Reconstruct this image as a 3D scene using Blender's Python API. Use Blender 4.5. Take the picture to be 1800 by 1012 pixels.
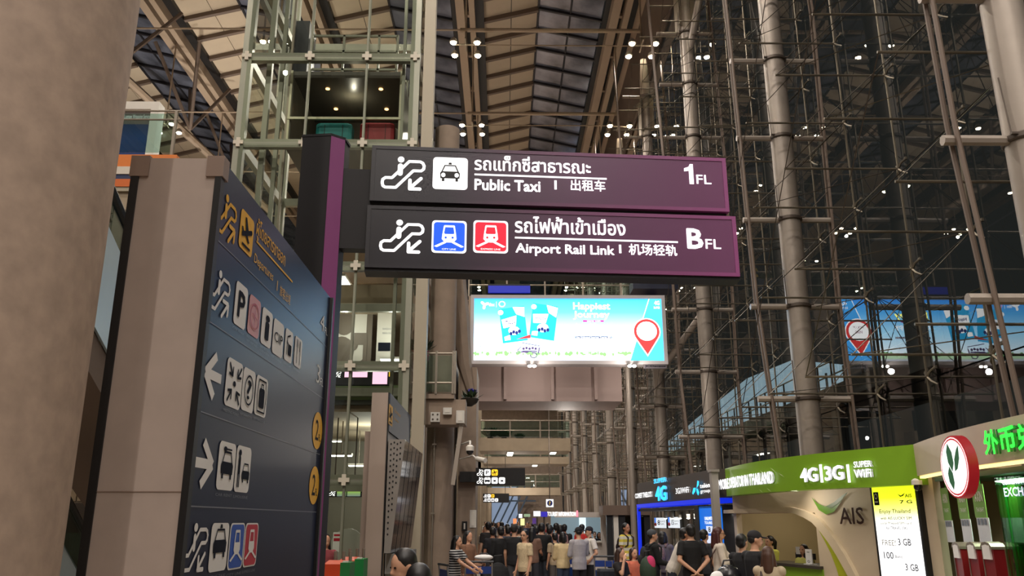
import bpy, bmesh, math, random
from mathutils import Vector, Matrix
random.seed(7)
SC = bpy.context.scene
COL = SC.collection
for o_ in list(bpy.data.objects): bpy.data.objects.remove(o_)

# ------------------------------------------------------------------ camera
FPX, PITCH, YAW, CAMZ = 1440.0, math.radians(15.86), 0.0100, 1.82
CAM = Vector((0, 0, CAMZ))
FWD = Vector((math.sin(YAW)*math.cos(PITCH), math.cos(YAW)*math.cos(PITCH), math.sin(PITCH)))
RGT = Vector((math.cos(YAW), -math.sin(YAW), 0))
UPV = RGT.cross(FWD)
cam_d = bpy.data.cameras.new('camera'); cam_d.sensor_width = 36; cam_d.lens = 36*FPX/1800
cam_d.clip_start = .05; cam_d.clip_end = 500
cam = bpy.data.objects.new('camera', cam_d); COL.objects.link(cam)
cam.matrix_world = Matrix(((RGT.x, UPV.x, -FWD.x, CAM.x), (RGT.y, UPV.y, -FWD.y, CAM.y), (RGT.z, UPV.z, -FWD.z, CAM.z), (0, 0, 0, 1)))
SC.camera = cam

# ------------------------------------------------------------------ world, exposure
wd = bpy.data.worlds.new('night'); SC.world = wd; wd.use_nodes = True
wd.node_tree.nodes['Background'].inputs[0].default_value = (.60, .62, .60, 1)
wd.node_tree.nodes['Background'].inputs[1].default_value = .020
vs = SC.view_settings
vs.view_transform = 'Standard'; vs.look = 'None'; vs.exposure = 0.32; vs.gamma = 1.0; vs.use_curve_mapping = False
SC.cycles.max_bounces = 6; SC.cycles.diffuse_bounces = 3; SC.cycles.glossy_bounces = 3
SC.cycles.transparent_max_bounces = 12; SC.cycles.transmission_bounces = 3
SC.cycles.caustics_reflective = False; SC.cycles.caustics_refractive = False
SC.cycles.sample_clamp_indirect = 4.0

# ------------------------------------------------------------------ hall lamps (one light per four-lamp cluster of the hall)
ROOFZ = 31.7                      # level of the roof beams
COLX = 7.1                        # row of steel columns
LAMPZ = 25.2
ROWX = (-20.9, -11.6, -2.0, 7.05)  # lamp rows under the roof beams
LAMPY = [10.1 + 9*k for k in range(-4, 11)]
def light(kind, name, loc, power, col, size=.5, aim=None, cone=None, blend=.6):
    l = bpy.data.lights.new(name, kind); l.energy = power; l.color = col
    if kind == 'AREA': l.size = size
    else: l.shadow_soft_size = size
    if cone: l.spot_size = math.radians(cone); l.spot_blend = blend
    o = bpy.data.objects.new(name, l); COL.objects.link(o); o.location = loc
    if aim is not None: o.rotation_euler = (Vector(aim) - Vector(loc)).to_track_quat('-Z', 'Y').to_euler()
    return o
WARM = (1.0, .91, .82)
for rx in ROWX:
    for ly in LAMPY:
        e = {-20.9: 700, -11.6: 1100, -2.0: 2500, 7.05: 1500}[rx]
        if ly > 40: e *= 1.25
        if rx > 0 and ly < 12: e *= 1.8
        light('SPOT', 'hall_lamp_light', (rx, ly, LAMPZ-.6), e, WARM, .13, (rx, ly, 0), 150, .5)
# uplights standing on the upper decks: they wash the roof membranes
for ux, uy, up, wp in ((-19, 44, 4200, WARM), (-17, 56, 4200, WARM), (-9, 50, 1000, WARM), (1, 46, 250, WARM), (1.5, 60, 250, WARM), (-8, 30, 1200, WARM)):
    light('SPOT', 'deck_uplight', (ux, uy, 13.5 if ux < -5 else 15.5), up, wp, .3, (ux-2 if ux < -15 else ux, uy, 40), 84 if ux < -15 else 120, .7)

# ------------------------------------------------------------------ colour and materials
def lin(c): return tuple(((x/255)/12.92 if x/255 <= .04045 else ((x/255+.055)/1.055)**2.4) for x in c)
MATS = {}
def M(name, rgb=None, rough=.5, metal=0., emit=0., var=0., scale=6., bump=0., spec=None, sample=False, coat=0.):
    if name in MATS: return MATS[name]
    m = bpy.data.materials.new(name); m.use_nodes = True; MATS[name] = m
    nt = m.node_tree; b = nt.nodes['Principled BSDF']; c = lin(rgb) + (1,)
    b.inputs['Base Color'].default_value = c; b.inputs['Roughness'].default_value = rough; b.inputs['Metallic'].default_value = metal
    if spec is not None: b.inputs['Specular IOR Level'].default_value = spec
    if coat: b.inputs['Coat Weight'].default_value = coat; b.inputs['Coat Roughness'].default_value = .08
    if emit:
        b.inputs['Emission Color'].default_value = c; b.inputs['Emission Strength'].default_value = emit
        b.inputs['Base Color'].default_value = tuple(x*.3 for x in c[:3]) + (1,)
        if not sample: m.cycles.emission_sampling = 'NONE'
    if var or bump:
        tc = nt.nodes.new('ShaderNodeTexCoord'); no = nt.nodes.new('ShaderNodeTexNoise')
        no.inputs['Scale'].default_value = scale; no.inputs['Detail'].default_value = 6
        nt.links.new(tc.outputs['Object'], no.inputs['Vector'])
        if var:
            r = nt.nodes.new('ShaderNodeValToRGB'); r.color_ramp.elements[0].position = .3; r.color_ramp.elements[1].position = .7
            r.color_ramp.elements[0].color = tuple(x*(1-var) for x in c[:3]) + (1,); r.color_ramp.elements[1].color = tuple(min(1, x*(1+var)) for x in c[:3]) + (1,)
            nt.links.new(no.outputs['Fac'], r.inputs['Fac']); nt.links.new(r.outputs['Color'], b.inputs['Base Color'])
        if bump:
            bp = nt.nodes.new('ShaderNodeBump'); bp.inputs['Strength'].default_value = bump; bp.inputs['Distance'].default_value = .02
            nt.links.new(no.outputs['Fac'], bp.inputs['Height']); nt.links.new(bp.outputs['Normal'], b.inputs['Normal'])
    return m
def glass_mat(name, tint=(1, 1, 1), boost=1.0, base=0., rough=0., ior=1.5):
    if name in MATS: return MATS[name]
    m = bpy.data.materials.new(name); m.use_nodes = True; MATS[name] = m
    nt = m.node_tree; nt.nodes.clear()
    out = nt.nodes.new('ShaderNodeOutputMaterial'); mix = nt.nodes.new('ShaderNodeMixShader')
    t = nt.nodes.new('ShaderNodeBsdfTransparent'); g = nt.nodes.new('ShaderNodeBsdfGlossy'); f = nt.nodes.new('ShaderNodeFresnel')
    ma = nt.nodes.new('ShaderNodeMath'); ma.operation = 'MULTIPLY_ADD'; ma.use_clamp = True
    f.inputs['IOR'].default_value = ior; ma.inputs[1].default_value = boost; ma.inputs[2].default_value = base
    t.inputs['Color'].default_value = tuple(tint) + (1,); g.inputs['Roughness'].default_value = rough; g.inputs['Color'].default_value = (1, 1, 1, 1)
    nt.links.new(f.outputs[0], ma.inputs[0]); nt.links.new(ma.outputs[0], mix.inputs[0])
    nt.links.new(t.outputs[0], mix.inputs[1]); nt.links.new(g.outputs[0], mix.inputs[2]); nt.links.new(mix.outputs[0], out.inputs[0])
    return m
def ramp_mat(name, stops, axis='Z', lo=0., hi=1., emit=0., rough=.4):
    """colour ramp along one object axis"""
    if name in MATS: return MATS[name]
    m = bpy.data.materials.new(name); m.use_nodes = True; MATS[name] = m
    nt = m.node_tree; b = nt.nodes['Principled BSDF']; b.inputs['Roughness'].default_value = rough
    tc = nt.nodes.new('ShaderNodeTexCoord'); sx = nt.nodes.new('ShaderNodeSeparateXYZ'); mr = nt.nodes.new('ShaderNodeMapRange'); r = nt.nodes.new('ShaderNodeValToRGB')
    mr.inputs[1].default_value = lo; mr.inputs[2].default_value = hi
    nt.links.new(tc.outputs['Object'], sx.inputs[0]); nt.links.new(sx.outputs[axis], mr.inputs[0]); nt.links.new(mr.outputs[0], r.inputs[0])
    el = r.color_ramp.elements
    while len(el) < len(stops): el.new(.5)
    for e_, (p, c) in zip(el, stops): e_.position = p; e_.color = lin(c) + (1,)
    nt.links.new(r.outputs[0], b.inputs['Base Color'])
    if emit:
        nt.links.new(r.outputs[0], b.inputs['Emission Color']); b.inputs['Emission Strength'].default_value = emit; m.cycles.emission_sampling = 'NONE'
    return m

# ------------------------------------------------------------------ rays and frames
def ray(px, py):
    return (FWD + RGT*((px-900)/FPX) - UPV*((py-506)/FPX))
def at(px, py, Y):
    d = ray(px, py); return CAM + d*(Y/d.y)
def at_x(px, py, X):
    d = ray(px, py); return CAM + d*(X/d.x)
def zat(py, Y): return at(885, py, Y).z
class Fr:
    def __init__(s, o, u, v=(0, 0, 1), n=None):
        s.o = Vector(o); s.u = Vector(u).normalized(); s.v = Vector(v).normalized()
        s.n = Vector(n).normalized() if n is not None else s.u.cross(s.v)
        if (CAM - s.o).dot(s.n) < 0: s.n = -s.n
    def px(s, x, y):
        d = ray(x, y); t = (s.o-CAM).dot(s.n)/d.dot(s.n); p = CAM+d*t-s.o
        return p.dot(s.u), p.dot(s.v)
    def W(s, a, b, d=0.): return s.o + s.u*a + s.v*b + s.n*d
def thru(A, B, z=0.):
    """vertical frame through two ground points"""
    A = Vector((A[0], A[1], z)); B = Vector((B[0], B[1], z)); return Fr(A, B-A)

# ------------------------------------------------------------------ objects
ORG = {}
def tag(o, label=None, cat=None, group=None, kind=None):
    if label: o['label'] = label
    if cat: o['category'] = cat
    if group: o['group'] = group
    if kind: o['kind'] = kind
    return o
def root(name, loc, label=None, cat=None, group=None, kind=None):
    o = bpy.data.objects.new(name, None); COL.objects.link(o); o.location = loc; o.empty_display_size = .2
    ORG[o.name] = Vector(loc); return tag(o, label, cat, group, kind)
def link(name, me, parent=None, loc=(0, 0, 0), rot=None):
    o = bpy.data.objects.new(name, me); COL.objects.link(o); o.location = loc
    if rot is not None: o.rotation_euler = rot
    if parent is not None: o.parent = parent
    return o
def copy_tree(o, loc=None, parent=None):
    c = o.copy(); COL.objects.link(c); c.parent = parent
    if loc is not None: c.location = loc
    for ch in list(o.children): copy_tree(ch, None, c)
    return c
class MB:
    def __init__(s): s.v = []; s.f = []
    def add(s, vs, fs):
        n = len(s.v); s.v += [Vector(q) for q in vs]; s.f += [tuple(i+n for i in f) for f in fs]; return s
    def box(s, x0, x1, y0, y1, z0, z1):
        return s.add([(x0, y0, z0), (x1, y0, z0), (x1, y1, z0), (x0, y1, z0), (x0, y0, z1), (x1, y0, z1), (x1, y1, z1), (x0, y1, z1)],
                     [(3, 2, 1, 0), (4, 5, 6, 7), (0, 1, 5, 4), (1, 2, 6, 5), (2, 3, 7, 6), (3, 0, 4, 7)])
    def ob(s, c, a, b, d):
        c, a, b, d = Vector(c), Vector(a), Vector(b), Vector(d)
        q = [c+a*i+b*j+d*k for k in (-1, 1) for i, j in ((-1, -1), (1, -1), (1, 1), (-1, 1))]
        return s.add(q, [(3, 2, 1, 0), (4, 5, 6, 7), (0, 1, 5, 4), (1, 2, 6, 5), (2, 3, 7, 6), (3, 0, 4, 7)])
    def bar(s, p, q, w, h=None, up=(0, 0, 1)):
        p, q = Vector(p), Vector(q); d = q-p; up = Vector(up)
        if abs(d.normalized().dot(up)) > .98: up = Vector((0, 1, 0))
        a = d.cross(up).normalized(); b = a.cross(d).normalized(); h = h or w
        return s.ob((p+q)/2, d/2, a*(w/2), b*(h/2))
    def tube(s, p, q, r, r2=None, n=8, caps=True):
        return s.path([p, q], [r, r if r2 is None else r2], n, caps)
    def path(s, pts, rs, n=8, caps=True):
        pts = [Vector(q) for q in pts]
        if not isinstance(rs, (list, tuple)): rs = [rs]*len(pts)
        k0 = len(s.v); prev = None
        for i, p in enumerate(pts):
            d = (pts[min(i+1, len(pts)-1)]-pts[max(i-1, 0)]).normalized()
            if prev is None:
                a = d.cross(Vector((0, 0, 1)))
                if a.length < .05: a = d.cross(Vector((0, 1, 0)))
                a.normalize()
            else:
                a = prev - d*prev.dot(d); a.normalize()
            prev = a; b = d.cross(a)
            for k in range(n):
                t = 2*math.pi*k/n; s.v.append(p+(a*math.cos(t)+b*math.sin(t))*rs[i])
        for i in range(len(pts)-1):
            for k in range(n):
                s.f.append((k0+i*n+k, k0+i*n+(k+1) % n, k0+(i+1)*n+(k+1) % n, k0+(i+1)*n+k))
        if caps:
            s.f.append(tuple(k0+k for k in reversed(range(n)))); e = k0+(len(pts)-1)*n; s.f.append(tuple(e+k for k in range(n)))
        return s
    def lathe(s, c, prof, n=16, ax=(0, 0, 1)):
        """prof: (radius, height) pairs about axis ax at c"""
        ax = Vector(ax).normalized(); a = ax.orthogonal().normalized(); b = ax.cross(a); c = Vector(c); k0 = len(s.v)
        for r, h in prof:
            for k in range(n):
                t = 2*math.pi*k/n; s.v.append(c+ax*h+(a*math.cos(t)+b*math.sin(t))*max(r, 1e-4))
        for i in range(len(prof)-1):
            for k in range(n):
                s.f.append((k0+i*n+k, k0+i*n+(k+1) % n, k0+(i+1)*n+(k+1) % n, k0+(i+1)*n+k))
        s.f.append(tuple(k0+k for k in reversed(range(n)))); e = k0+(len(prof)-1)*n; s.f.append(tuple(e+k for k in range(n)))
        return s
    def ell(s, c, rx, ry, rz, n=10, m=7, R=None):
        c = Vector(c); k0 = len(s.v)
        for i in range(1, m):
            ph = math.pi*i/m
            for k in range(n):
                t = 2*math.pi*k/n; q = Vector((rx*math.sin(ph)*math.cos(t), ry*math.sin(ph)*math.sin(t), rz*math.cos(ph)))
                s.v.append(c+(R @ q if R is not None else q))
        top = len(s.v); q = Vector((0, 0, rz)); q = R @ q if R is not None else q; s.v += [c+q, c-q]
        for i in range(m-2):
            for k in range(n): s.f.append((k0+i*n+k, k0+(i+1)*n+k, k0+(i+1)*n+(k+1) % n, k0+i*n+(k+1) % n))
        for k in range(n):
            s.f.append((top, k0+k, k0+(k+1) % n)); s.f.append((top+1, k0+(m-2)*n+(k+1) % n, k0+(m-2)*n+k))
        return s
    def rings(s, rings, caps=True):
        """loft through rings with equal point counts"""
        k0 = len(s.v); n = len(rings[0])
        for r in rings: s.v += [Vector(q) for q in r]
        for i in range(len(rings)-1):
            for k in range(n): s.f.append((k0+i*n+k, k0+i*n+(k+1) % n, k0+(i+1)*n+(k+1) % n, k0+(i+1)*n+k))
        if caps:
            s.f.append(tuple(k0+k for k in reversed(range(n)))); e = k0+(len(rings)-1)*n; s.f.append(tuple(e+k for k in range(n)))
        return s
    def prism(s, fr, pts, d0, d1):
        """2D outline on a frame, from depth d0 to d1"""
        n = len(pts); k0 = len(s.v)
        s.v += [fr.W(a, b, d0) for a, b in pts] + [fr.W(a, b, d1) for a, b in pts]
        s.f.append(tuple(k0+k for k in reversed(range(n)))); s.f.append(tuple(k0+n+k for k in range(n)))
        for k in range(n): s.f.append((k0+k, k0+(k+1) % n, k0+n+(k+1) % n, k0+n+k))
        return s
    def rect(s, fr, a0, b0, a1, b1, d0, d1): return s.prism(fr, [(a0, b0), (a1, b0), (a1, b1), (a0, b1)], d0, d1)
    def mesh(s, name, mat=None, org=(0, 0, 0), smooth=False, fix=True):
        me = bpy.data.meshes.new(name); o = Vector(org)
        me.from_pydata([tuple(q-o) for q in s.v], [], s.f)
        if fix:
            bm = bmesh.new(); bm.from_mesh(me); bmesh.ops.recalc_face_normals(bm, faces=bm.faces); bm.to_mesh(me); bm.free()
        if smooth:
            me.polygons.foreach_set('use_smooth', [True]*len(me.polygons))
            try: me.set_sharp_from_angle(angle=math.radians(40))
            except Exception: pass
        if mat: me.materials.append(mat if not isinstance(mat, str) else MATS[mat])
        me.update(); return me
    def build(s, name, mat, parent=None, label=None, cat=None, group=None, kind=None, smooth=False, loc=None):
        if parent is not None: org = ORG[parent.name]
        else:
            if loc is None:
                xs = [q.x for q in s.v]; ys = [q.y for q in s.v]; loc = ((min(xs)+max(xs))/2, (min(ys)+max(ys))/2, min(q.z for q in s.v))
            org = Vector(loc)
        o = link(name, s.mesh(name, mat, org, smooth), parent, (0, 0, 0) if parent is not None else org)
        ORG[o.name] = Vector(org); return tag(o, label, cat, group, kind)

# ------------------------------------------------------------------ flat print (lettering, pictograms)
TXT = {}
def text_mesh(s, bold):
    k = (s, bold)
    if k not in TXT:
        c = bpy.data.curves.new('t', 'FONT'); c.body = s; c.offset = bold; c.resolution_u = 2; c.fill_mode = 'FRONT'
        o = bpy.data.objects.new('t', c); me = bpy.data.meshes.new_from_object(o)
        v = [(q.co.x, q.co.y) for q in me.vertices]; f = [tuple(p.vertices) for p in me.polygons]
        bpy.data.objects.remove(o); bpy.data.curves.remove(c); bpy.data.meshes.remove(me)
        xs = [q[0] for q in v]; ys = [q[1] for q in v]
        TXT[k] = (v, f, min(xs), max(xs), min(ys), max(ys))
    return TXT[k]
class Pr:
    """flat shapes on a frame; T maps unit icon space to the frame"""
    def __init__(s, fr, d=.004): s.fr = fr; s.d = d; s.v = []; s.f = []; s.T = (0, 0, 1, 1); s.k = 0
    def box(s, a0, b0, a1, b1): s.T = (a0, b0, a1-a0, b1-b0); return s
    def P(s, x, y): return s.fr.W(s.T[0]+x*s.T[2], s.T[1]+y*s.T[3], s.d+s.k*6e-5)
    def poly(s, pts):
        s.k = (s.k+1) % 40; n = len(s.v); s.v += [s.P(x, y) for x, y in pts]; s.f.append(tuple(range(n, n+len(pts)))); return s
    def rect(s, x0, y0, x1, y1): return s.poly([(x0, y0), (x1, y0), (x1, y1), (x0, y1)])
    def rrect(s, x0, y0, x1, y1, r=.12):
        asp = abs(s.T[3]/s.T[2]); rx, ry = r*min(1, asp), r*min(1, 1/asp); pts = []
        for cx, cy, a0 in ((x1-rx, y1-ry, 0), (x0+rx, y1-ry, 90), (x0+rx, y0+ry, 180), (x1-rx, y0+ry, 270)):
            for k in range(5):
                t = math.radians(a0+k*22.5); pts.append((cx+rx*math.cos(t), cy+ry*math.sin(t)))
        return s.poly(pts)
    def disc(s, x, y, r, ry=None, n=20):
        ry = r if ry is None else ry
        return s.poly([(x+r*math.cos(2*math.pi*k/n), y+ry*math.sin(2*math.pi*k/n)) for k in range(n)])
    def ring(s, x, y, r, w, ry=None, n=24):
        ry = r if ry is None else ry
        c = [(math.cos(2*math.pi*k/n), math.sin(2*math.pi*k/n)) for k in range(n+1)]
        for k in range(n):
            (a, b), (e, f) = c[k], c[k+1]; q = 1-w
            s.poly([(x+r*a*q, y+ry*b*q), (x+r*a, y+ry*b), (x+r*e, y+ry*f), (x+r*e*q, y+ry*f*q)])
        return s
    def stroke(s, pts, w, closed=False, cap=True):
        """w in units of box height"""
        asp = abs(s.T[3]/s.T[2]); pts = list(pts)+([pts[0]] if closed else [])
        for (x0, y0), (x1, y1) in zip(pts, pts[1:]):
            dx, dy = (x1-x0)/asp, (y1-y0); l = math.hypot(dx, dy) or 1
            nx, ny = -dy/l*w/2*asp, dx/l*w/2
            s.poly([(x0+nx, y0+ny), (x0-nx, y0-ny), (x1-nx, y1-ny), (x1+nx, y1+ny)])
        if cap:
            for x, y in pts: s.disc(x, y, w/2*asp, w/2, 10)
        return s
    def text(s, t, x0, y0, x1, y1, bold=.02):
        v, f, ax, bx, ay, by = text_mesh(t, 0)
        w = bold*.9; ax -= w; bx += w; ay -= w; by += w
        for ox, oy in (((0, 0),) if bold <= 0 else ((w, 0), (-w, 0), (0, w), (0, -w), (.7*w, .7*w), (-.7*w, .7*w), (.7*w, -.7*w), (-.7*w, -.7*w))):   # heavier strokes from shifted copies
            s.k = (s.k+1) % 40; n = len(s.v)
            s.v += [s.P(x0+(x+ox-ax)/(bx-ax)*(x1-x0), y0+(y+oy-ay)/(by-ay)*(y1-y0)) for x, y in v]
            s.f += [tuple(i+n for i in q) for q in f]
        return s
    def build(s, name, mat, parent, label=None):
        m = MB(); m.v = s.v; m.f = s.f; org = ORG[parent.name]
        me = m.mesh(name, mat, org, fix=False)
        # face the viewer's side of the frame
        bm = bmesh.new(); bm.from_mesh(me)
        fl = [f for f in bm.faces if f.normal.dot(s.fr.n) < 0]
        if fl: bmesh.ops.reverse_faces(bm, faces=fl)
        bm.to_mesh(me); bm.free()
        o = link(name, me, parent); ORG[o.name] = org
        if label: o['label'] = label
        return o
def pxbox(fr, x0, yt, x1, yb, yref=None):
    """frame box of a pixel box: heights taken at the left edge"""
    ym = (yt+yb)/2
    a0 = fr.px(x0, ym)[0]; b1 = fr.px(x0, yt)[1]; b0 = fr.px(x0, yb)[1]
    a1 = fr.px(x1, ym if yref is None else yref)[0]
    return a0, b0, a1, b1

# unit icons
def i_escalator(p, up=False):
    p.stroke([(.09, .06), (.33, .06), (.72, .60), (.90, .60), (.955, .66), (.965, .76), (.93, .85), (.87, .89), (.62, .89), (.24, .36), (.09, .36), (.03, .30), (.02, .20), (.04, .10)], .085, True)
    p.disc(.43, .94, .075, .095); p.stroke([(.42, .74), (.42, .5)], .15)
    if up:
        p.stroke([(.66, .0), (.93, .36)], .1); p.stroke([(.68, .38), (.95, .38), (.95, .1)], .1)
    else:
        p.stroke([(.90, .36), (.66, .06)], .1); p.stroke([(.65, .30), (.65, .03), (.88, .03)], .1)
def i_escalator_up(p): i_escalator(p, True)
def i_car(p, x=0., y=0., s=1., roof=True):
    q = lambda a, b: (x+a*s, y+b*s)
    p.poly([q(.1, .3), q(.9, .3), q(.92, .52), q(.86, .6), q(.14, .6), q(.08, .52)])
    p.stroke([q(.16, .58), q(.28, .84), q(.72, .84), q(.84, .58)], .05*s)
    p.rect(*q(.16, .18), *q(.27, .32)); p.rect(*q(.73, .18), *q(.84, .32))
    if roof: p.poly([q(.42, .88), q(.58, .88), q(.55, .97), q(.45, .97)])
def i_train(p):
    p.stroke([(.33, .55), (.37, .82), (.63, .82), (.67, .55)], .06, True)
    p.poly([(.30, .56), (.70, .56), (.71, .42), (.62, .32), (.38, .32), (.29, .42)])
    p.poly([(.36, .35), (.42, .31), (.15, .17), (.07, .2)]); p.poly([(.64, .35), (.58, .31), (.85, .17), (.93, .2)])
def i_arrow(p):   # pointing left
    p.stroke([(.12, .5), (.95, .5)], .2, cap=False); p.stroke([(.62, .93), (.12, .5), (.62, .07)], .2, cap=False)
def i_plane(p):
    p.stroke([(.18, .38), (.82, .62)], .13); p.poly([(.42, .5), (.3, .86), (.4, .88), (.62, .55)]); p.poly([(.5, .5), (.72, .3), (.62, .27), (.4, .42)])
    p.poly([(.2, .36), (.1, .55), (.18, .57), (.3, .44)]); p.rect(.2, .1, .8, .17)
def i_meeting(p):
    p.disc(.5, .5, .09, .06)
    for sx in (-1, 1):
        for sy in (-1, 1):
            p.stroke([(.5+.36*sx, .5+.38*sy), (.5+.17*sx, .5+.17*sy)], .06); p.stroke([(.5+.36*sx, .5+.18*sy), (.5+.15*sx, .5+.15*sy), (.5+.15*sx, .5+.32*sy)], .055)
def i_bag(p):
    p.stroke([(.12, .5), (.2, .9), (.8, .9), (.88, .5), (.8, .1), (.2, .1)], .04, True); p.rrect(.28, .2, .72, .7, .08); p.stroke([(.4, .7), (.42, .8), (.58, .8), (.6, .7)], .04)
def i_person(p, x=.5, s=1.):
    p.disc(x, .84, .1*s, .07); p.stroke([(x, .72), (x, .45)], .16*s); p.stroke([(x-.05*s, .45), (x-.05*s, .12)], .06*s); p.stroke([(x+.05*s, .45), (x+.05*s, .12)], .06*s)
# ================================================================== materials
M('floor_stone', (150, 138, 126), .22, var=.06, scale=1.5)
M('steel_grey', (164, 153, 142), .45, .25, var=.05, scale=3)
M('steel_dark', (92, 82, 74), .45, .4)
M('steel_light', (150, 140, 126), .4, .5)
M('rod_steel', (112, 104, 90), .4, .6)
M('cable', (84, 78, 70), .4, .7)
M('concrete', (150, 132, 116), .8, var=.12, scale=2.2, bump=.15)
M('concrete_tan', (158, 142, 120), .8, var=.1, scale=1.6, bump=.12)
M('membrane', (196, 180, 156), .8, var=.04, scale=.8)
M('rib_brown', (112, 96, 84), .6)
M('chord_tan', (176, 156, 134), .6)
M('black', (16, 15, 16), .5)
M('roof_glass', (120, 124, 138), .12, .35, var=.55, scale=.55)  # mottled base colour stands in for broken reflections in the panes
M('roof_frame', (44, 42, 46), .5, .3)
glass_mat('curtain_glass', (.80, .86, .82), 1.05, .01)
glass_mat('tower_glass', (.88, .92, .86), .7, .02)
glass_mat('rail_glass', (.72, .86, .82), .8, .05)
M('tower_steel', (150, 150, 134), .4, .25, var=.04, scale=2)
M('white_paint', (226, 220, 210), .5)
M('beige_clad', (178, 158, 142), .55, var=.03, scale=2)

# ================================================================== floor, roof
MB().box(-34, 8.55, -38, 132, -.3, 0).build('floor', MATS['floor_stone'], kind='structure', label='polished beige stone floor of the arrivals hall')
ceil = root('ceiling', (0, 0, 0), 'tent-like roof of tan membranes, dark glazed strips and steel beams', None, None, 'structure')
Y0, Y1, PITCHY = 33.35, 67.1, 2.25
NR = 15
zr = lambda t: ROOFZ+.2+.9*t            # roof skin height between beam edge (0) and ridge (1)
def slab(x0, z0, x1, z1, ya, yb, th):
    return MB().add([(x0, ya, z0), (x1, ya, z1), (x1, yb, z1), (x0, yb, z0), (x0, ya, z0+th), (x1, ya, z1+th), (x1, yb, z1+th), (x0, yb, z0+th)],
                    [(3, 2, 1, 0), (4, 5, 6, 7), (0, 1, 5, 4), (1, 2, 6, 5), (2, 3, 7, 6), (3, 0, 4, 7)])
def shared(proto, name, parent, locs):
    for q in locs: link(name, proto, parent, q)
BEAMS = (-30.2, -20.9, -11.6, -2.3, 7.0)
ys = [Y0+PITCHY*i for i in range(NR+1)]
half = .06
mem = [slab(1.0, zr(0), 2.68, zr(.5), half, PITCHY-half, .06).mesh('membrane_panel', MATS['membrane']), slab(2.72, zr(.5), 4.4, zr(1), half, PITCHY-half, .06).mesh('membrane_panel', MATS['membrane'])]
ribm = slab(.9, zr(0)-.30, 4.4, zr(1)-.30, -.12, .12, .36).mesh('rib', MATS['rib_brown'])
frm = slab(4.4, zr(1)-.16, 8.4, zr(0)-.16, -.09, .09, .22).mesh('glazing_bar', MATS['roof_frame'])
pan = [slab(4.46, zr(.98), 6.34, zr(.51), .1, PITCHY-.1, .03).mesh('glass_pane', MATS['roof_glass']), slab(6.46, zr(.49), 8.3, zr(.02), .1, PITCHY-.1, .03).mesh('glass_pane', MATS['roof_glass'])]
for b in BEAMS[:-1]:
    L = [(b, y, 0) for y in ys[:-1]]
    for m_ in mem: shared(m_, 'membrane_panel', ceil, L)
    shared(ribm, 'rib', ceil, [(b, y, 0) for y in ys]); shared(frm, 'glazing_bar', ceil, [(b, y, 0) for y in ys])
    for m_ in pan: shared(m_, 'glass_pane', ceil, L)
    for ya, yb in ((-36, Y0), (ys[-1], 132)):
        slab(b+1.0, zr(0), b+4.4, zr(1), ya, yb, .06).build('membrane_run', MATS['membrane'], ceil)
        slab(b+4.4, zr(1), b+8.4, zr(0), ya, yb, .05).build('glazing_run', MATS['roof_glass'], ceil)
    MB().box(b+6.36, b+6.44, Y0, ys[-1], zr(.5)-.1, zr(.5)+.06).build('purlin', MATS['roof_frame'], ceil)
    MB().box(b+4.34, b+4.46, Y0, ys[-1], zr(1)-.12, zr(1)+.1).build('ridge_bar', MATS['roof_frame'], ceil)
for b in BEAMS:
    MB().box(b-.62, b-.12, -36, 132, ROOFZ-.75, ROOFZ+.25).build('roof_beam', MATS['chord_tan'], ceil)
    MB().box(b+.16, b+.5, -36, 132, ROOFZ-.75, ROOFZ+.25).build('roof_beam', MATS['chord_tan'], ceil)
    MB().box(b-.12, b+.16, -36, 132, ROOFZ+.1, ROOFZ+.25).build('beam_web', MATS['black'], ceil)
    MB().box(b+.5, b+1.02, -36, 132, ROOFZ-.1, ROOFZ+.2).build('gutter', MATS['black'], ceil)
    MB().box(b-.95, b-.62, -36, 132, ROOFZ+.0, ROOFZ+.25).build('gutter', MATS['black'], ceil)
    for i in range(10):
        y = 30+4.5*i
        MB().bar((b-.12, y, ROOFZ-.2), (b+.16, y+.02, ROOFZ-.2), .25).build('beam_tie', MATS['chord_tan'], ceil)
MB().box(7.5, 8.8, -36, 132, ROOFZ, ROOFZ+.2).build('edge_beam', MATS['chord_tan'], ceil)
# V-shaped truss legs and long hanger tubes under the left roof beam
m = MB()
for y in (40, 49, 58):
    for dx, dy in ((-1.6, -3), (1.2, -3), (-1.6, 3), (1.2, 3)): m.tube((-20.6, y, ROOFZ-5.2), (-20.6+dx, y+dy, ROOFZ-.6), .12, n=6)
m.build('truss_web', MATS['rib_brown'], ceil, kind='stuff')
MB().tube((-26.2, 46, ROOFZ-1), (-19.4, 64, ROOFZ-5.2), .28, n=8).build('hanger_tube', MATS['chord_tan'], ceil)

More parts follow.
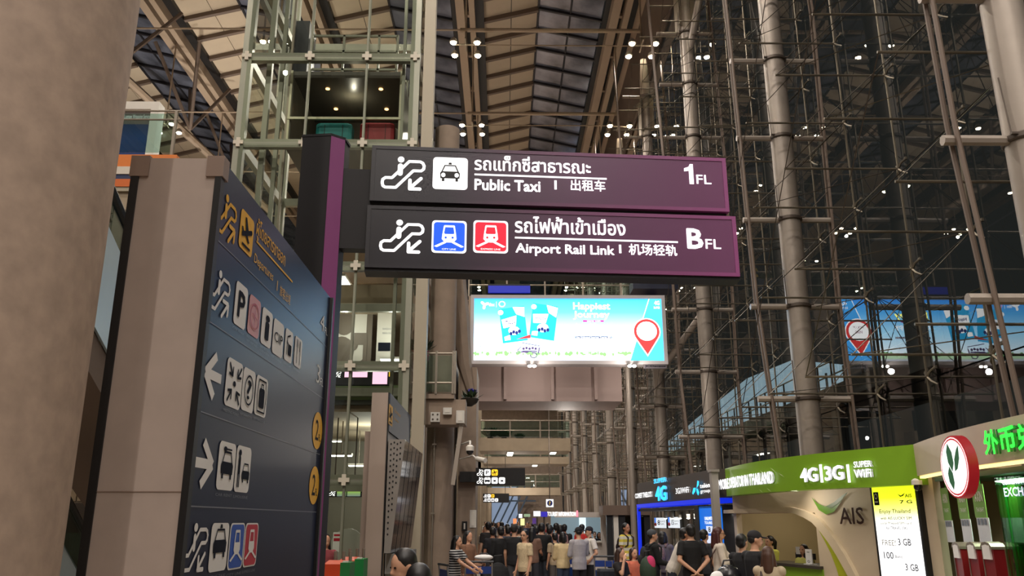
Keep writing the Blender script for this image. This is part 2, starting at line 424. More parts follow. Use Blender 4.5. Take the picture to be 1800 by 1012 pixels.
# ================================================================== steel columns on the right
LEV = [4.56+2.23*j for j in range(-1, 9)]
COLY = [10.1+9*k for k in range(10)]
COLTOP = 24.5
def steel_column(y, k):
    names = ['nearest steel column at the right edge beside the exchange kiosk', 'thick steel column rising behind the green phone kiosk fascia', 'steel column behind the dark blue-lit phone kiosk sign', 'fourth steel column from the right, half hidden by the billboard corner',
             'steel column beside the end of the footbridge beam']
    lab = names[k] if k < len(names) else 'slender far steel column in the receding row, place %s after the footbridge' % ('first', 'second', 'third', 'fourth', 'fifth')[k-5]
    R = root('steel_column', (COLX, y, 0), lab, 'column', 'steel columns along the glass wall')
    n = 20 if k < 3 else 12
    MB().path([(COLX, y, 0), (COLX, y, 12), (COLX, y, COLTOP-1.2), (COLX, y, COLTOP)], [.27, .27, .25, .16], n).build('shaft', MATS['steel_grey'], R, smooth=True)
    for z in LEV[1:]:
        MB().lathe((COLX, y, z-.05), [(.29, 0), (.31, .02), (.31, .08), (.29, .1)], n).build('collar', MATS['steel_dark'], R, smooth=True)
        MB().tube((5.95, y, z), (8.15, y, z), .075, n=8).build('cross_tube', MATS['steel_grey'], R, smooth=True)
        if k < 5:
            t = MB()
            t.tube((COLX-.3, y-.16, z+.02), (COLX-.3, y-.1, z+.9), .012, n=4); t.tube((COLX+.3, y-.16, z+.02), (COLX+1.3, y-.05, z+1.05), .012, n=4)
            t.bar((COLX-.32, y-.18, z+.02), (COLX+.32, y-.18, z+.02), .05, .03)
            t.build('tie_bracket', MATS['steel_dark'], R, kind='stuff')
    for s in (-1, 1):
        for dy in (-.09, .09):
            xt = COLX-1.55 if s < 0 else COLX+.9; xb = COLX-.55 if s < 0 else COLX+1.1
            MB().path([(xb, y+dy, 0), (COLX+s*(1.0), y+dy, 7), (COLX+s*1.15, y+dy, 15), (xt, y+dy, 24.4)], .035, 6).build('bow_cable', MATS['rib_brown'], R, smooth=True)
    t = MB()
    for a in range(4):
        an = a*math.pi/2+math.pi/4; d = Vector((math.cos(an), math.sin(an), 0)); c = Vector((COLX, y, 0))
        t.ob(c+d*.3+Vector((0, 0, COLTOP-3.2)), d*.16, d.cross(Vector((0, 0, 1)))*.02, Vector((0, 0, .9)))
    t.build('fin_bracket', MATS['steel_light'], R, kind='stuff')
    return R
cols = [steel_column(y, k) for k, y in enumerate(COLY)]
for k, p, q in ((2, (COLX, COLY[2], 19.0), (COLX+1.0, COLY[2]-1.2, 24)), (3, (COLX, COLY[3], 8.3), (COLX+1.2, COLY[3]-4.5, 10.2)), (1, (COLX, COLY[1], 21), (COLX+1.0, COLY[1]-2, 25))):
    MB().tube(p, q, .15, n=12).build('brace', MATS['steel_grey'], cols[k], smooth=True)

# ================================================================== glass wall on the right
GX = 8.5
wall = root('wall_right', (GX, 0, 0), 'tall cable-stayed glass curtain wall at night', None, None, 'structure')
RODY = [11.5+2.25*k for k in range(38)]
NEAR = 17
off = Vector((-GX, 0, 0))
rod = MB().tube((8.38-GX, 0, 0), (8.38-GX, 0, 24.8), .026, n=6).mesh('vertical_rod', MATS['rod_steel'], smooth=True)
strut = MB().tube((5.95-GX, 0, 0), (8.36-GX, 0, 0), .024, n=6).mesh('strut', MATS['rod_steel'], smooth=True)
t = MB()
for dy in (-1, 1):
    for dz in (-1, 1): t.path([(-.12, 0, 0), (-.1, dy*.1, dz*.1), (-.02, dy*.17, dz*.17)], [.03, .025, .02], 5)
    t.ob((-.02, dy*.17, dz*.17), (.02, 0, 0), (0, .03, 0), (0, 0, .03))
spider = t.mesh('spider_clamp', MATS['rod_steel'], smooth=True)
pane = {}
def pane_mesh(w, h):
    k = (round(w, 2), round(h, 2))
    if k not in pane:
        pane[k] = MB().add([(0, -w/2, 0), (0, w/2, 0), (0, w/2, h), (0, -w/2, h)], [(3, 2, 1, 0)]).mesh('glass_pane', MATS['curtain_glass'], fix=False)
    return pane[k]
rnd = random.Random(3)
for k, y in enumerate(RODY[:NEAR]):
    link('vertical_rod', rod, wall, (0, y, 0))
    for z in LEV:
        if z < 3: continue
        link('strut', strut, wall, (0, y, z)); link('spider_clamp', spider, wall, (0, y, z))
    for j in range(-1, len(LEV)):
        z0 = 0 if j < 0 else LEV[j]; z1 = LEV[j+1] if j+1 < len(LEV) else 27
        link('glass_pane', pane_mesh(2.22, z1-z0-.03), wall, (0, y-1.125, z0+.015), (0, rnd.uniform(-.0012, .0012), rnd.uniform(-.0012, .0012)))
f = MB(); fg = MB()
for y in RODY[NEAR:]:
    f.tube((8.38, y, 0), (8.38, y, 24.8), .028, n=4, caps=False)
    for z in LEV[1:]: f.tube((5.95, y, z), (8.36, y, z), .028, n=4, caps=False)
f.build('far_strut', MATS['rod_steel'], wall, kind='stuff')
fg.add([(GX, RODY[NEAR-1], 0), (GX, 132, 0), (GX, 132, 27), (GX, RODY[NEAR-1], 27)], [(0, 1, 2, 3)]).add([(GX, -38, 0), (GX, RODY[0]-2.25, 0), (GX, RODY[0]-2.25, 27), (GX, -38, 27)], [(0, 1, 2, 3)])
fg.build('far_glazing', MATS['curtain_glass'], wall, kind='stuff')
f = MB()
for k, y in enumerate(RODY[:NEAR+8]):
    for j, z in enumerate(LEV):
        if j == 0: continue
        if k > 0 and j+1 < len(LEV):
            f.tube((5.97, y, z), (8.34, y-2.25, LEV[j+1] if (k+j) % 2 else z), .011, n=3, caps=False)
        if j+1 < len(LEV) and (k+j) % 2 == 0: f.tube((5.97, y, z), (8.34, y, LEV[j+1]), .011, n=3, caps=False)
        if k > 0 and j+1 < len(LEV) and (k+j) % 2: f.tube((5.97, y, z), (5.97, y-2.25, LEV[j+1]), .011, n=3, caps=False)
f.build('cable_net', MATS['cable'], wall, kind='stuff')
MB().box(8.42, 8.6, -38, 132, 26.9, 31.8).build('wall_head', MATS['rib_brown'], wall)

# dark apron, lit elevated road and its railing outside the glass
MB().box(8.6, 60, -38, 132, -.4, -.05).build('ground_outside', M('asphalt', (38, 38, 40), .8), kind='structure', label='dark ground outside the glass wall at night')
R = root('outdoor_walkway', (16, 50, 0), 'pale blue lit elevated walkway seen outside through the glass wall', 'walkway')
MB().box(14.6, 19, 24, 94, 6.9, 7.6).build('deck', M('deck_dark', (60, 58, 56), .8), R)
MB().prism(Fr((18.6, 0, 0), (0, 1, 0), n=(-1, 0, 0)), [(44, 8.0), (94, 8.0), (94, 10.5), (62, 12.3), (52, 11.8), (44, 10.0)], -.2, 0).build('glow_wall', M('glow_blue_wall', (158, 184, 204), .8, emit=.5), R, label='pale blue wall with a glow for street-lamp light')  # emission stands in for street lamps shining on this wall
for i in range(20): MB().box(18.5, 18.62, 44+i*2.5, 44.12+i*2.5, 7.6, 10.0).build('mullion', MATS['steel_dark'], R)
for i in range(36): MB().box(14.65, 14.72, 25+i*1.6, 25.06+i*1.6, 7.6, 8.75).build('railing_post', MATS['steel_dark'], R)
for z in (8.1, 8.72): MB().tube((14.68, 24, z), (14.68, 82, z), .035, n=6).build('rail', MATS['steel_light'], R)
for i in range(6): MB().box(15, 15.5, 28+9*i, 28.5+9*i, 0, 6.9).build('pier', M('pier_dark', (70, 66, 62), .8), R)

# ================================================================== transverse roof tubes and lamp clusters
lens = M('lamp_lens', (255, 236, 200), .3, emit=70.)
M('lamp_housing', (180, 172, 160), .4, .5)
def lamp_cluster(x, y, z, lab, grp):
    R = root('lamp_cluster', (x, y, z), lab, 'ceiling lamp', grp)
    MB().tube((x-.62, y, z+.15), (x+.62, y, z+.15), .04, n=6).tube((x, y-.62, z+.15), (x, y+.62, z+.15), .04, n=6).tube((x, y, z+.1), (x, y, z+.9), .06, n=6).build('arm', MATS['steel_light'], R)
    for dx in (-.6, .6):
        for dy in (-.6, .6):
            h = MB().lathe((x+dx, y+dy, z), [(.16, -.12), (.2, -.1), (.17, .05), (.08, .16)], 12).build('lamp', MATS['lamp_housing'], R, smooth=True)
            MB().ell((x+dx, y+dy, z-.13), .15, .15, .09, 10, 6).build('lens', lens, h, smooth=True)
    return R
first = None
ordn = ['nearest', 'second', 'third', 'fourth', 'fifth', 'sixth', 'seventh', 'eighth', 'ninth', 'tenth', 'eleventh']
for rx, nm in ((-2.0, 'roof beam above the billboard'), (7.05, 'right-hand column tops'), (-11.6, 'roof beam left of the lift tower'), (-20.9, 'far left roof beam')):
    for i, ly in enumerate(LAMPY):
        if ly < 10: continue
        lab = '%s four-lamp floodlight cluster along the %s' % (ordn[(i-4) % 11], nm)
        if first is None: first = lamp_cluster(rx, ly, LAMPZ, lab, 'four-lamp clusters under the roof')
        else:
            c = copy_tree(first, (rx, ly, LAMPZ)); c['label'] = lab; c['group'] = 'four-lamp clusters under the roof'
for i, ly in enumerate(LAMPY):
    if ly < 10: continue
    R = MB().tube((-2.3, ly, LAMPZ+1.0), (7.0, ly, LAMPZ+1.0), .11, n=8).build('cross_tube', MATS['chord_tan'], ceil, smooth=True)
    MB().tube((-2.3, ly+.6, LAMPZ+.5), (7.0, ly+.6, LAMPZ+.5), .035, n=5).build('tie_rod', MATS['chord_tan'], ceil)
    MB().tube((-21, ly, LAMPZ+1.0), (-2.3, ly, LAMPZ+1.0), .05, n=5).build('tie_rod', MATS['chord_tan'], ceil)
    for rx in ROWX: MB().tube((rx, ly, LAMPZ+.9), (rx, ly, ROOFZ-.7), .05, n=6).build('hanger', MATS['chord_tan'], ceil)
# ================================================================== foreground concrete column
MB().path([(-2.92, 4.0, 0), (-2.92, 4.0, 6), (-2.92, 4.0, 12.5)], [.79, .78, .765], 48).build('concrete_column', M('column_concrete', (178, 157, 141), .75, var=.13, scale=9, bump=.1), smooth=True,
    label='massive round mottled concrete column filling the left edge', cat='column')

# ================================================================== directory pylon
PX, PY0, PY1, PZ = -1.83, 4.9, 8.37, 4.08
R = root('directory_pylon', (PX-.28, 6.6, 0), 'tall dark blue directory pylon with beige end and rows of pictograms', 'sign')
MB().box(PX-.53, PX-.02, PY0, PY1, 0, PZ).build('casing', M('pylon_beige', (178, 162, 152), .55, var=.05, scale=5), R)
for x0, x1 in ((PX-.58, PX-.46), (PX-.09, PX+.02)): MB().box(x0, x1, PY0-.015, PY0+.09, PZ-.13, PZ+.012).build('cap', M('cap_beige', (140, 120, 108), .5), R)
MB().box(PX-.57, PX-.52, PY0-.012, PY1, 0, PZ-.12).build('edge_strip', MATS['black'], R)
MB().box(PX-.03, PX+.012, PY0-.012, PY0+.05, 0, PZ-.12).build('edge_strip', MATS['black'], R)
MB().box(PX-.03, PX+.03, PY1-.03, PY1+.02, 0, PZ).build('edge_strip', MATS['black'], R)
MB().box(PX-.535, PX+.0, PY0-.004, PY0+.001, 1.98, 1.985).build('joint', MATS['cap_beige'], R)
MB().box(PX-.02, PX, PY0+.05, PY1-.03, 0, PZ).build('sign_face', M('navy_face', (30, 36, 56), .38, var=.05, scale=1., spec=.17), R)
fr = Fr((PX, PY0, 0), (0, 1, 0), (0, 0, 1), (1, 0, 0))
YEL = M('print_yellow', (240, 184, 70), .6, spec=.2); WHI = M('print_white', (242, 240, 238), .6, spec=.2); NAV = M('print_navy', (26, 29, 40), .8, spec=.1)
M('print_blue', (24, 80, 180), .5); M('print_red', (190, 24, 50), .5); M('print_pink', (216, 150, 146), .5); M('print_grey', (120, 122, 130), .5)
def icon(name, px, fn, mat, **k):
    x0, yt, x1, yb = px; p = Pr(fr, .004).box(*pxbox(fr, x0, yt, x1, yb)); fn(p); p.build(name, mat, R)
def tile(px, mat, fn=None, fmat=None, cap=None, inner=None):
    x0, yt, x1, yb = px; bx = pxbox(fr, x0, yt, x1, yb)
    p = Pr(fr, .004).box(*bx); p.rrect(0, 0, 1, 1, .14); p.build('pictogram', mat, R)
    if inner: p = Pr(fr, .006).box(*bx); p.rrect(.06, .035, .94, .965, .12); p.build('pictogram', inner, R)
    if fn: p = Pr(fr, .008).box(*bx); fn(p); p.build('pictogram', fmat or NAV, R)
    if cap:
        p = Pr(fr, .004).box(*bx)
        for i, line in enumerate(cap): p.text(line, .02, -.13-.09*i, .98, -.07-.09*i, .0)
        p.build('lettering', MATS['print_grey'], R)
def line(y, x=370, x1=575):
    b = fr.px(x, y)[1]; a0 = .06; a1 = PY1-PY0-.06; p = Pr(fr, .003); p.rect(a0, b-.004, a1, b+.004); p.build('divider_line', MATS['print_grey'], R)
for x, y in ((376, 416), (359, 559), (344, 720), (326, 889)): line(y, x)
icon('pictogram', (381, 323, 417, 405), i_escalator_up, YEL)
tile((421, 360, 446, 434), YEL, i_plane)
p = Pr(fr)
a0, b0, a1, b1 = pxbox(fr, 450, 386, 505, 421); p.text('ผู้โดยสารขาออก', a0, b0, a1, b1+.03, .01)
a0, b0, a1, b1 = pxbox(fr, 446, 443, 482, 466); p.text('Departures', a0, b0, a1, b1, .0)
a0 = fr.px(450, 424); a1 = fr.px(513, 501); p.rect(a0[0], a0[1]-.008, a1[0], a0[1]+.008)
a0, b0, a1, b1 = pxbox(fr, 491, 499, 511, 519); p.text('旅客出境', a0, b0, a1, b1, .0)
a0, b0, a1, b1 = pxbox(fr, 486, 492, 487, 511); p.rect(a0, b0, a1, b1)
p.build('lettering', YEL, R)
icon('pictogram', (368, 461, 405, 541), i_escalator_up, WHI)
T = lambda s, x0=.2, y0=.2, x1=.8, y1=.8, b=.02: (lambda p: p.text(s, x0, y0, x1, y1, b))
tile((412, 488, 434, 569), WHI, T('P', .22, .2, .8, .82, .03), cap=['CAR PARK'])
tile((436, 512, 457, 585), MATS['print_pink'], lambda p: (p.ring(.5, .5, .4, .12, .34), p.stroke([(.5, .2), (.5, .8)], .03), p.stroke([(.3, .55), (.7, .45)], .03)), M('print_rose', (180, 60, 66), .5), ['PRECIOUS METALS', 'VAT REFUND'])
tile((459, 535, 478, 603), WHI, T('i', .3, .15, .7, .85, .05), cap=['AIRPORT INFO', 'CENTER'])
tile((479, 555, 498, 620), WHI, T('CIP', .1, .36, .9, .64, .0), cap=['CIP LOUNGE'])
def i_shop(p): p.stroke([(.25, .2), (.25, .75), (.6, .85)], .05); p.rrect(.4, .2, .8, .55, .05); p.stroke([(.2, .6), (.75, .4)], .05)
tile((500, 573, 514, 632), WHI, i_shop, cap=['SHOP'])
def i_food(p): p.stroke([(.3, .12), (.3, .9)], .05); p.stroke([(.7, .12), (.7, .9)], .05); p.stroke([(.6, .55), (.6, .9)], .04); p.stroke([(.2, .65), (.2, .9)], .03); p.stroke([(.4, .65), (.4, .9)], .03)
tile((517, 587, 530, 642), WHI, i_food, cap=['RESTAURANT'])
icon('pictogram', (356, 605, 391, 697), i_arrow, WHI)
tile((396, 623, 425, 712), WHI, i_meeting, cap=['MEETING POINT'])
tile((425, 641, 447, 720), WHI, lambda p: (p.ring(.5, .5, .36, .12, .36), p.text('?', .33, .28, .67, .74, .01)), cap=['INFORMATION'])
tile((448, 655, 469, 728), WHI, i_bag, cap=['LEFT BAGGAGE'])
x0, yt, x1, yb = 340, 764, 377, 858
p = Pr(fr).box(*(lambda q: (q[2], q[1], q[0], q[3]))(pxbox(fr, x0, yt, x1, yb))); i_arrow(p); p.build('pictogram', WHI, R)
def i_rent(p):
    i_car(p, .08, .08, .84, False); p.stroke([(.35, .85), (.7, .85)], .035); p.disc(.32, .85, .1, .05)
def i_limo(p):
    i_car(p, .36, .1, .62, False); i_person(p, .2, .9)
tile((382, 772, 412, 860), WHI, i_rent, cap=['CAR RENT'])
tile((413, 780, 439, 864), WHI, i_limo, cap=['LIMOUSINE'])
icon('pictogram', (320, 922, 363, 1008), i_escalator, WHI)
tile((368, 919, 399, 1006), WHI, lambda p: i_car(p, .06, .12, .88), cap=['PUBLIC TAXI'])
tile((401, 919, 427, 1002), WHI, i_train, WHI, ['CITY LINE'], MATS['print_blue'])
tile((428, 919, 451, 997), WHI, i_train, WHI, ['EXPRESS LINE'], MATS['print_red'])
for tx, bx, yc in (('4', (563, 548, 570, 578), 0), ('3', (556, 638, 562, 672), 0)):
    p = Pr(fr); a0, b0, a1, b1 = pxbox(fr, *bx); p.text(tx, a0, b0, a1, b1, .0); p.text('FL', a1+.03, b0, a1+.17, b0+(b1-b0)*.42, .0); p.build('lettering', WHI, R)
for bx in ((549, 718, 566, 787), (543, 816, 560, 886)):
    p = Pr(fr).box(*pxbox(fr, *bx)); p.disc(.5, .5, .5); p.build('floor_badge', YEL, R)
    p = Pr(fr, .007).box(*pxbox(fr, *bx)); p.text('2', .26, .24, .58, .78, .0); p.text('FL', .62, .24, .84, .42, .0); p.build('lettering', NAV, R)

# ================================================================== black post with the hanging double sign
SY = 9.25
PURP = M('purple_sheen', (128, 68, 116), .4)  # purple reflection on the black post, put into the colour
pc = at(557, 470, SY)
R = root('sign_post', (pc.x, SY, 0), 'black hexagonal sign post with a painted-on purple sheen along one chamfer', 'post')
hw = .25; zt = zat(250, SY)
pts = [(-.29, .1), (-.25, -.12), (.10, -.16), (.25, -.04), (.27, .16), (0, .22)]
MB().rings([[(pc.x+a, SY+b, z) for a, b in pts] for z in (0, zt)]).build('shaft', M('post_black', (17, 15, 18), .5, spec=.3), R)
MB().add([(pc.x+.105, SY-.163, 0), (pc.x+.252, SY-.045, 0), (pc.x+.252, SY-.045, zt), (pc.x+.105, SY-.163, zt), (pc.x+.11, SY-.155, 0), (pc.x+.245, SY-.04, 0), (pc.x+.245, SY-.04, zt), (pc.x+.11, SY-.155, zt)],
         [(0, 1, 2, 3), (7, 6, 5, 4), (0, 4, 5, 1), (2, 6, 7, 3)]).build('sheen_strip', PURP, R, label='purple sheen painted on the chamfer')
MB().rings([[(pc.x+a*1.04, SY+b*1.04, z) for a, b in pts] for z in (zt, zt+.03)]).build('cap', MATS['post_black'], R)
A = at(652, 360, SY-.05); Bp = at(1284, 360, SY+.28)
fr = thru(A, Bp); LN = (Bp-A).to_2d().length
sgn = root('hanging_sign', (A.x, A.y, A.z), 'wide lit purple-sheened black double sign pointing to taxi and airport rail link', 'sign')
sign_sheen = ramp_mat('sign_face', [(0, (24, 22, 29)), (.2, (34, 29, 42)), (.55, (92, 56, 88)), (1, (118, 68, 108))], 'X', 0, LN, rough=.35)  # reflected purple sheen put into the face colour, growing to the right
trim_sheen = ramp_mat('sign_trim', [(0, (24, 22, 29)), (.22, (36, 30, 44)), (.5, (102, 56, 92)), (1, (148, 74, 130))], 'X', 0, LN, rough=.4)  # same reflected sheen put into the trim colour
z0a, z1a = fr.px(700, 354)[1], fr.px(700, 257)[1]; z0b, z1b = fr.px(700, 471)[1], fr.px(700, 362)[1]
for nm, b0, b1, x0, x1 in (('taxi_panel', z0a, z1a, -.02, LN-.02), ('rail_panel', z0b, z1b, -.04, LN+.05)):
    P_ = MB().rect(fr, x0, b0, x1, b1, -.28, -.012).build(nm, trim_sheen, sgn)
    MB().rect(fr, x0+.05, b0+.045, x1-.05, b1-.045, -.012, -.002).build('face', sign_sheen, P_)
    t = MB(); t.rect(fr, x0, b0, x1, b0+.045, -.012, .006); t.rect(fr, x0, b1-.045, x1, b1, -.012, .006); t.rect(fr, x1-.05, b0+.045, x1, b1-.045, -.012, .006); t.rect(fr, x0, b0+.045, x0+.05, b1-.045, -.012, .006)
    t.build('frame', trim_sheen, P_)
MB().rect(fr, .0, z1b, LN-.04, z0a, -.25, -.06).build('spacer', MATS['black'], sgn)
MB().rect(fr, -.04, z0b-.04, LN+.06, z0b, -.27, -.02).build('bottom_rail', MATS['post_black'], sgn)
a0 = fr.px(598, 293); a1 = fr.px(655, 435)
MB().rect(fr, fr.px(575, 300)[0], a1[1], .0, a0[1], -.22, -.05).build('arm', MATS['post_black'], sgn)
LIT = M('lit_white', (255, 252, 250), .5, emit=1.35); LBLUE = M('lit_blue', (10, 84, 226), .5, emit=1.0); LRED = M('lit_red', (232, 20, 50), .5, emit=1.0); DRK = M('sign_dark', (22, 20, 24), .6)
def sp(d=.003): return Pr(fr, d)
def spx(p, x0, yt, x1, yb): return p.box(*pxbox(fr, x0, yt, x1, yb))
for y in ((276, 332), (387, 443)):
    p = spx(sp(), 668 if y[0] > 300 else 671, y[0], 746 if y[0] > 300 else 748, y[1]); i_escalator(p); p.build('pictogram', LIT, sgn)
p = spx(sp(), 761, 276, 822, 332); p.rrect(0, 0, 1, 1, .1); p.build('pictogram', LIT, sgn)
p = spx(sp(.006), 770, 284, 812, 326); i_car(p, .0, .0, 1.); p.build('pictogram', DRK, sgn)
p = spx(sp(.008), 770, 284, 812, 326); p.disc(.22, .44, .09); p.disc(.78, .44, .09); p.build('pictogram', LIT, sgn)
for x0, c, s in ((759, LBLUE, 'CITY LINE'), (832, LRED, 'EXPRESS LINE')):
    p = spx(sp(), x0, 387, x0+61, 444); p.rrect(0, 0, 1, 1, .1); p.build('pictogram', LIT, sgn)
    p = spx(sp(.006), x0, 387, x0+61, 444); p.rrect(.05, .055, .95, .945, .09); p.build('pictogram', c, sgn)
    p = spx(sp(.008), x0, 387, x0+61, 444); i_train(p); p.text(s, .3 if len(s) < 10 else .22, .09, .7 if len(s) < 10 else .78, .14, .0); p.build('pictogram', LIT, sgn)
    p = spx(sp(.010), x0, 387, x0+61, 444); p.poly([(.35, .60), (.38, .79), (.62, .79), (.65, .60)]); p.disc(.4, .47, .035); p.disc(.6, .47, .035); p.build('pictogram', c, sgn)
def words(p, s, x0, yt, x1, yb, b=.022): a = pxbox(fr, x0, yt, x1, yb, None); p.T = (0, 0, 1, 1); p.text(s, *a, b)
for nm, L in (('taxi', [('รถแท็กซี่สาธารณะ', 834, 272, 1038, 299, .02), ('Public Taxi', 834, 314, 950, 334, .03), ('出租车', 1003, 315, 1064, 335, .02), ('1', 1201, 288, 1219, 323, .03), ('FL', 1224, 307, 1250, 323, .01)]),
              ('rail', [('รถไฟฟ้าเข้าเมือง', 905, 379, 1099, 409, .02), ('Airport Rail Link', 906, 427, 1080, 449, .028), ('机场轻轨', 1105, 428, 1190, 448, .02), ('B', 1207, 401, 1236, 437, .03), ('FL', 1240, 420, 1267, 437, .01)])):
    for w in L:
        p = sp()
        if w[0] == '1': p.box(*pxbox(fr, *w[1:5])); p.poly([(.55, 0), (.98, 0), (.98, 1), (.68, 1), (.55, .86), (.1, .78), (.1, .62), (.55, .66)])
        else: words(p, *w)
        p.build('lettering', LIT, sgn)
    p = sp(); yy = (305, 308) if nm == 'taxi' else (416, 419); a = pxbox(fr, 834 if nm == 'taxi' else 905, yy[0], 1066 if nm == 'taxi' else 1191, yy[1]); p.rect(a[0], a[1], a[2], a[3])
    a = pxbox(fr, 974.5 if nm == 'taxi' else 1088, 317 if nm == 'taxi' else 430, 978.5 if nm == 'taxi' else 1092, 333 if nm == 'taxi' else 445); p.rect(*a); p.build('lettering', LIT, sgn)

# ================================================================== glass lift tower
TY, TXL, TXR, TD = 20.0, -7.05, -2.45, 4.2
TLEV = [.0, 2.75, 5.48, 8.05, 11.46, 14.05, 17.0, 19.6]
tw = root('elevator_tower', (-4.75, TY+TD/2, 0), 'tall glass lift tower framed in pale green-grey steel', 'elevator')
S = MATS['tower_steel']
TXS = [TXL, TXL+1.72, TXL+3.28, TXR]
for x in (TXL, TXR):
    for y in (TY, TY+TD):
        MB().box(x-.13, x+.13, y-.1, y+.1, 0, 20).build('post', S, tw)
MB().box(TXL+.42, TXL+.56, TY+.35, TY+.5, 0, 20).build('guide_rail', S, tw); MB().box(TXL+.75, TXL+.86, TY+.5, TY+.6, 0, 20).build('guide_rail', S, tw)
MB().box(TXL+.98, TXL+1.04, TY+.6, TY+.7, 0, 20).build('guide_rail', MATS['steel_light'], tw)
MB().box(TXR-.4, TXR-.32, TY+.3, TY+.45, 0, 20).build('guide_rail', S, tw)
for z in TLEV[1:]:
    for y in (TY, TY+TD): MB().box(TXL+.13, TXR-.13, y-.08, y+.08, z-.12, z+.12).build('beam', S, tw)
    for x in (TXL, TXR): MB().box(x-.08, x+.08, TY+.1, TY+TD-.1, z-.12, z+.12).build('beam', S, tw)
cl = MB().ob((0, 0, 0), (.13, 0, 0), (0, .02, 0), (0, 0, .05)).ob((0, 0, 0), (.05, 0, 0), (0, .021, 0), (0, 0, .13)).mesh('clamp_plate', M('clamp', (205, 196, 178), .45))
for z in TLEV[1:]:
    for x in TXS: link('clamp_plate', cl, tw, Vector((x, TY-.13, z))-ORG[tw.name])
for a in (1, 2): MB().box(TXS[a]-.035, TXS[a]+.035, TY-.06, TY-.0, 0, 20).build('mullion', S, tw)
for z0, z1 in zip(TLEV, TLEV[1:]):
    for x0, x1 in zip(TXS, TXS[1:]):
        MB().add([(x0+.02, TY-.11, z0+.02), (x1-.02, TY-.11, z0+.02), (x1-.02, TY-.11, z1-.02), (x0+.02, TY-.11, z1-.02)], [(0, 1, 2, 3)]).build('glass_pane', MATS['tower_glass'], tw)
    for x in (TXL-.14, TXR+.14):
        MB().add([(x, TY+.02, z0+.02), (x, TY+TD-.02, z0+.02), (x, TY+TD-.02, z1-.02), (x, TY+.02, z1-.02)], [(0, 1, 2, 3)]).build('glass_pane', MATS['tower_glass'], tw)
MB().box(TXR+.22, TXR+.52, TY-.05, TY+.3, 0, 21).build('side_mast', M('mast', (168, 158, 138), .5, .1), tw)
# cabin with its load
CZ0, CZ1, CX0, CX1 = 11.62, 14.0, TXL+1.05, TXR-.42
cb = root('elevator_cabin', ((CX0+CX1)/2, TY+1.9, CZ0), 'dark glazed lift cabin stopped high in the tower', 'elevator cabin')
M('cabin_dark', (88, 84, 74), .35); M('cabin_trim', (186, 182, 156), .35, .4)
MB().box(CX0, CX1, TY+.6, TY+3.4, CZ0, CZ0+.12).build('cabin_floor', MATS['cabin_dark'], cb)
MB().box(CX0, CX1, TY+.6, TY+3.4, CZ1-.2, CZ1).build('cabin_roof', MATS['cabin_dark'], cb)
MB().box(CX0, CX1, TY+3.3, TY+3.4, CZ0+.12, CZ1-.2).build('back_wall', MATS['cabin_dark'], cb)
for x in (CX0, CX1-.08): MB().box(x, x+.08, TY+.6, TY+3.3, CZ0+.12, CZ1-.2).build('side_wall', M('cabin_side', (96, 92, 80), .3), cb)
for x in (CX0, CX1-.06): MB().box(x, x+.06, TY+.54, TY+.6, CZ0, CZ1).build('trim', MATS['cabin_trim'], cb)
MB().box(CX0, CX1, TY+.52, TY+.6, CZ0+.86, CZ0+.93).build('handrail', MATS['cabin_trim'], cb)
MB().box(CX0+1.3, CX1-.9, TY+3.2, TY+3.3, CZ0+.95, CZ0+1.0).build('handrail', MATS['cabin_trim'], cb)
for x in (CX0+.9, CX1-.7):
    for y in (TY+1.2, TY+2.4): MB().lathe((x, y, CZ1-.22), [(.06, 0), (.06, .02)], 10).build('downlight', M('dim_lamp', (255, 190, 120), .5, emit=4), cb)
t0 = MB()
for z in (CZ1+.12, CZ1+.7, CZ1+1.2):
    t0 = MB().bar((CX0+.5, TY+.7, z), (CX1-.2, TY+.7, z), .06).build('roof_rail', S, cb)
    MB().bar((CX0+.5, TY+3.2, z), (CX1-.2, TY+3.2, z), .06).build('roof_rail', S, cb)
for x in (CX0+.5, CX0+1.4, CX0+2.4, CX1-.2):
    for y in (TY+.7, TY+3.2): MB().box(x-.03, x+.03, y-.03, y+.03, CZ1, CZ1+1.23).build('rail_post', S, cb)
MB().box(CX0-.1, CX0+.3, TY+1.0, TY+1.8, CZ1, CZ1+1.9).build('machine_box', M('machine', (52, 54, 58), .5), cb)
def suitcase(name, c, w, d, h, col, lab, rz=0, handle=True):
    R = root(name, c, lab, 'suitcase'); c = Vector(c)
    ca, sa = math.cos(rz), math.sin(rz); X, Y_ = Vector((ca, sa, 0)), Vector((-sa, ca, 0)); Z = Vector((0, 0, 1))
    b = MB(); m_ = M('case_'+lab.split()[0], col, .45)
    ring = []
    for z, s in ((.04, .9), (.07, 1), (h-.05, 1), (h, .92)):
        ring.append([c+X*(a*w/2*s)+Y_*(e*d/2*s)+Z*z for a, e in ((-1, -.75), (-.8, -1), (.8, -1), (1, -.75), (1, .75), (.8, 1), (-.8, 1), (-1, .75))])
    b.rings(ring).build('shell', m_, R)
    for a in (-.25, .25): MB().bar(c+X*(a*w)-Y_*(d/2+.005)+Z*.08, c+X*(a*w)-Y_*(d/2+.005)+Z*(h-.06), .03, .012, X).build('strap', MATS['black'], R)
    if handle:
        MB().path([c+X*(-.15*w)+Z*h, c+X*(-.15*w)+Z*(h+.16), c+X*(.15*w)+Z*(h+.16), c+X*(.15*w)+Z*h], .012, 6).build('handle', MATS['steel_light'], R)
    for a in (-.4, .4): MB().lathe(c+X*(a*w)+Y_*(-d*.35)+Z*.03-X*.015, [(.03, 0), (.03, .03)], 8, X).build('wheel', MATS['black'], R)
    return R
suitcase('suitcase', (-4.75, TY+.95, CZ0+.12), 1.0, .4, .74, (24, 140, 140), 'teal suitcase behind the glass of the lift cabin', handle=False)
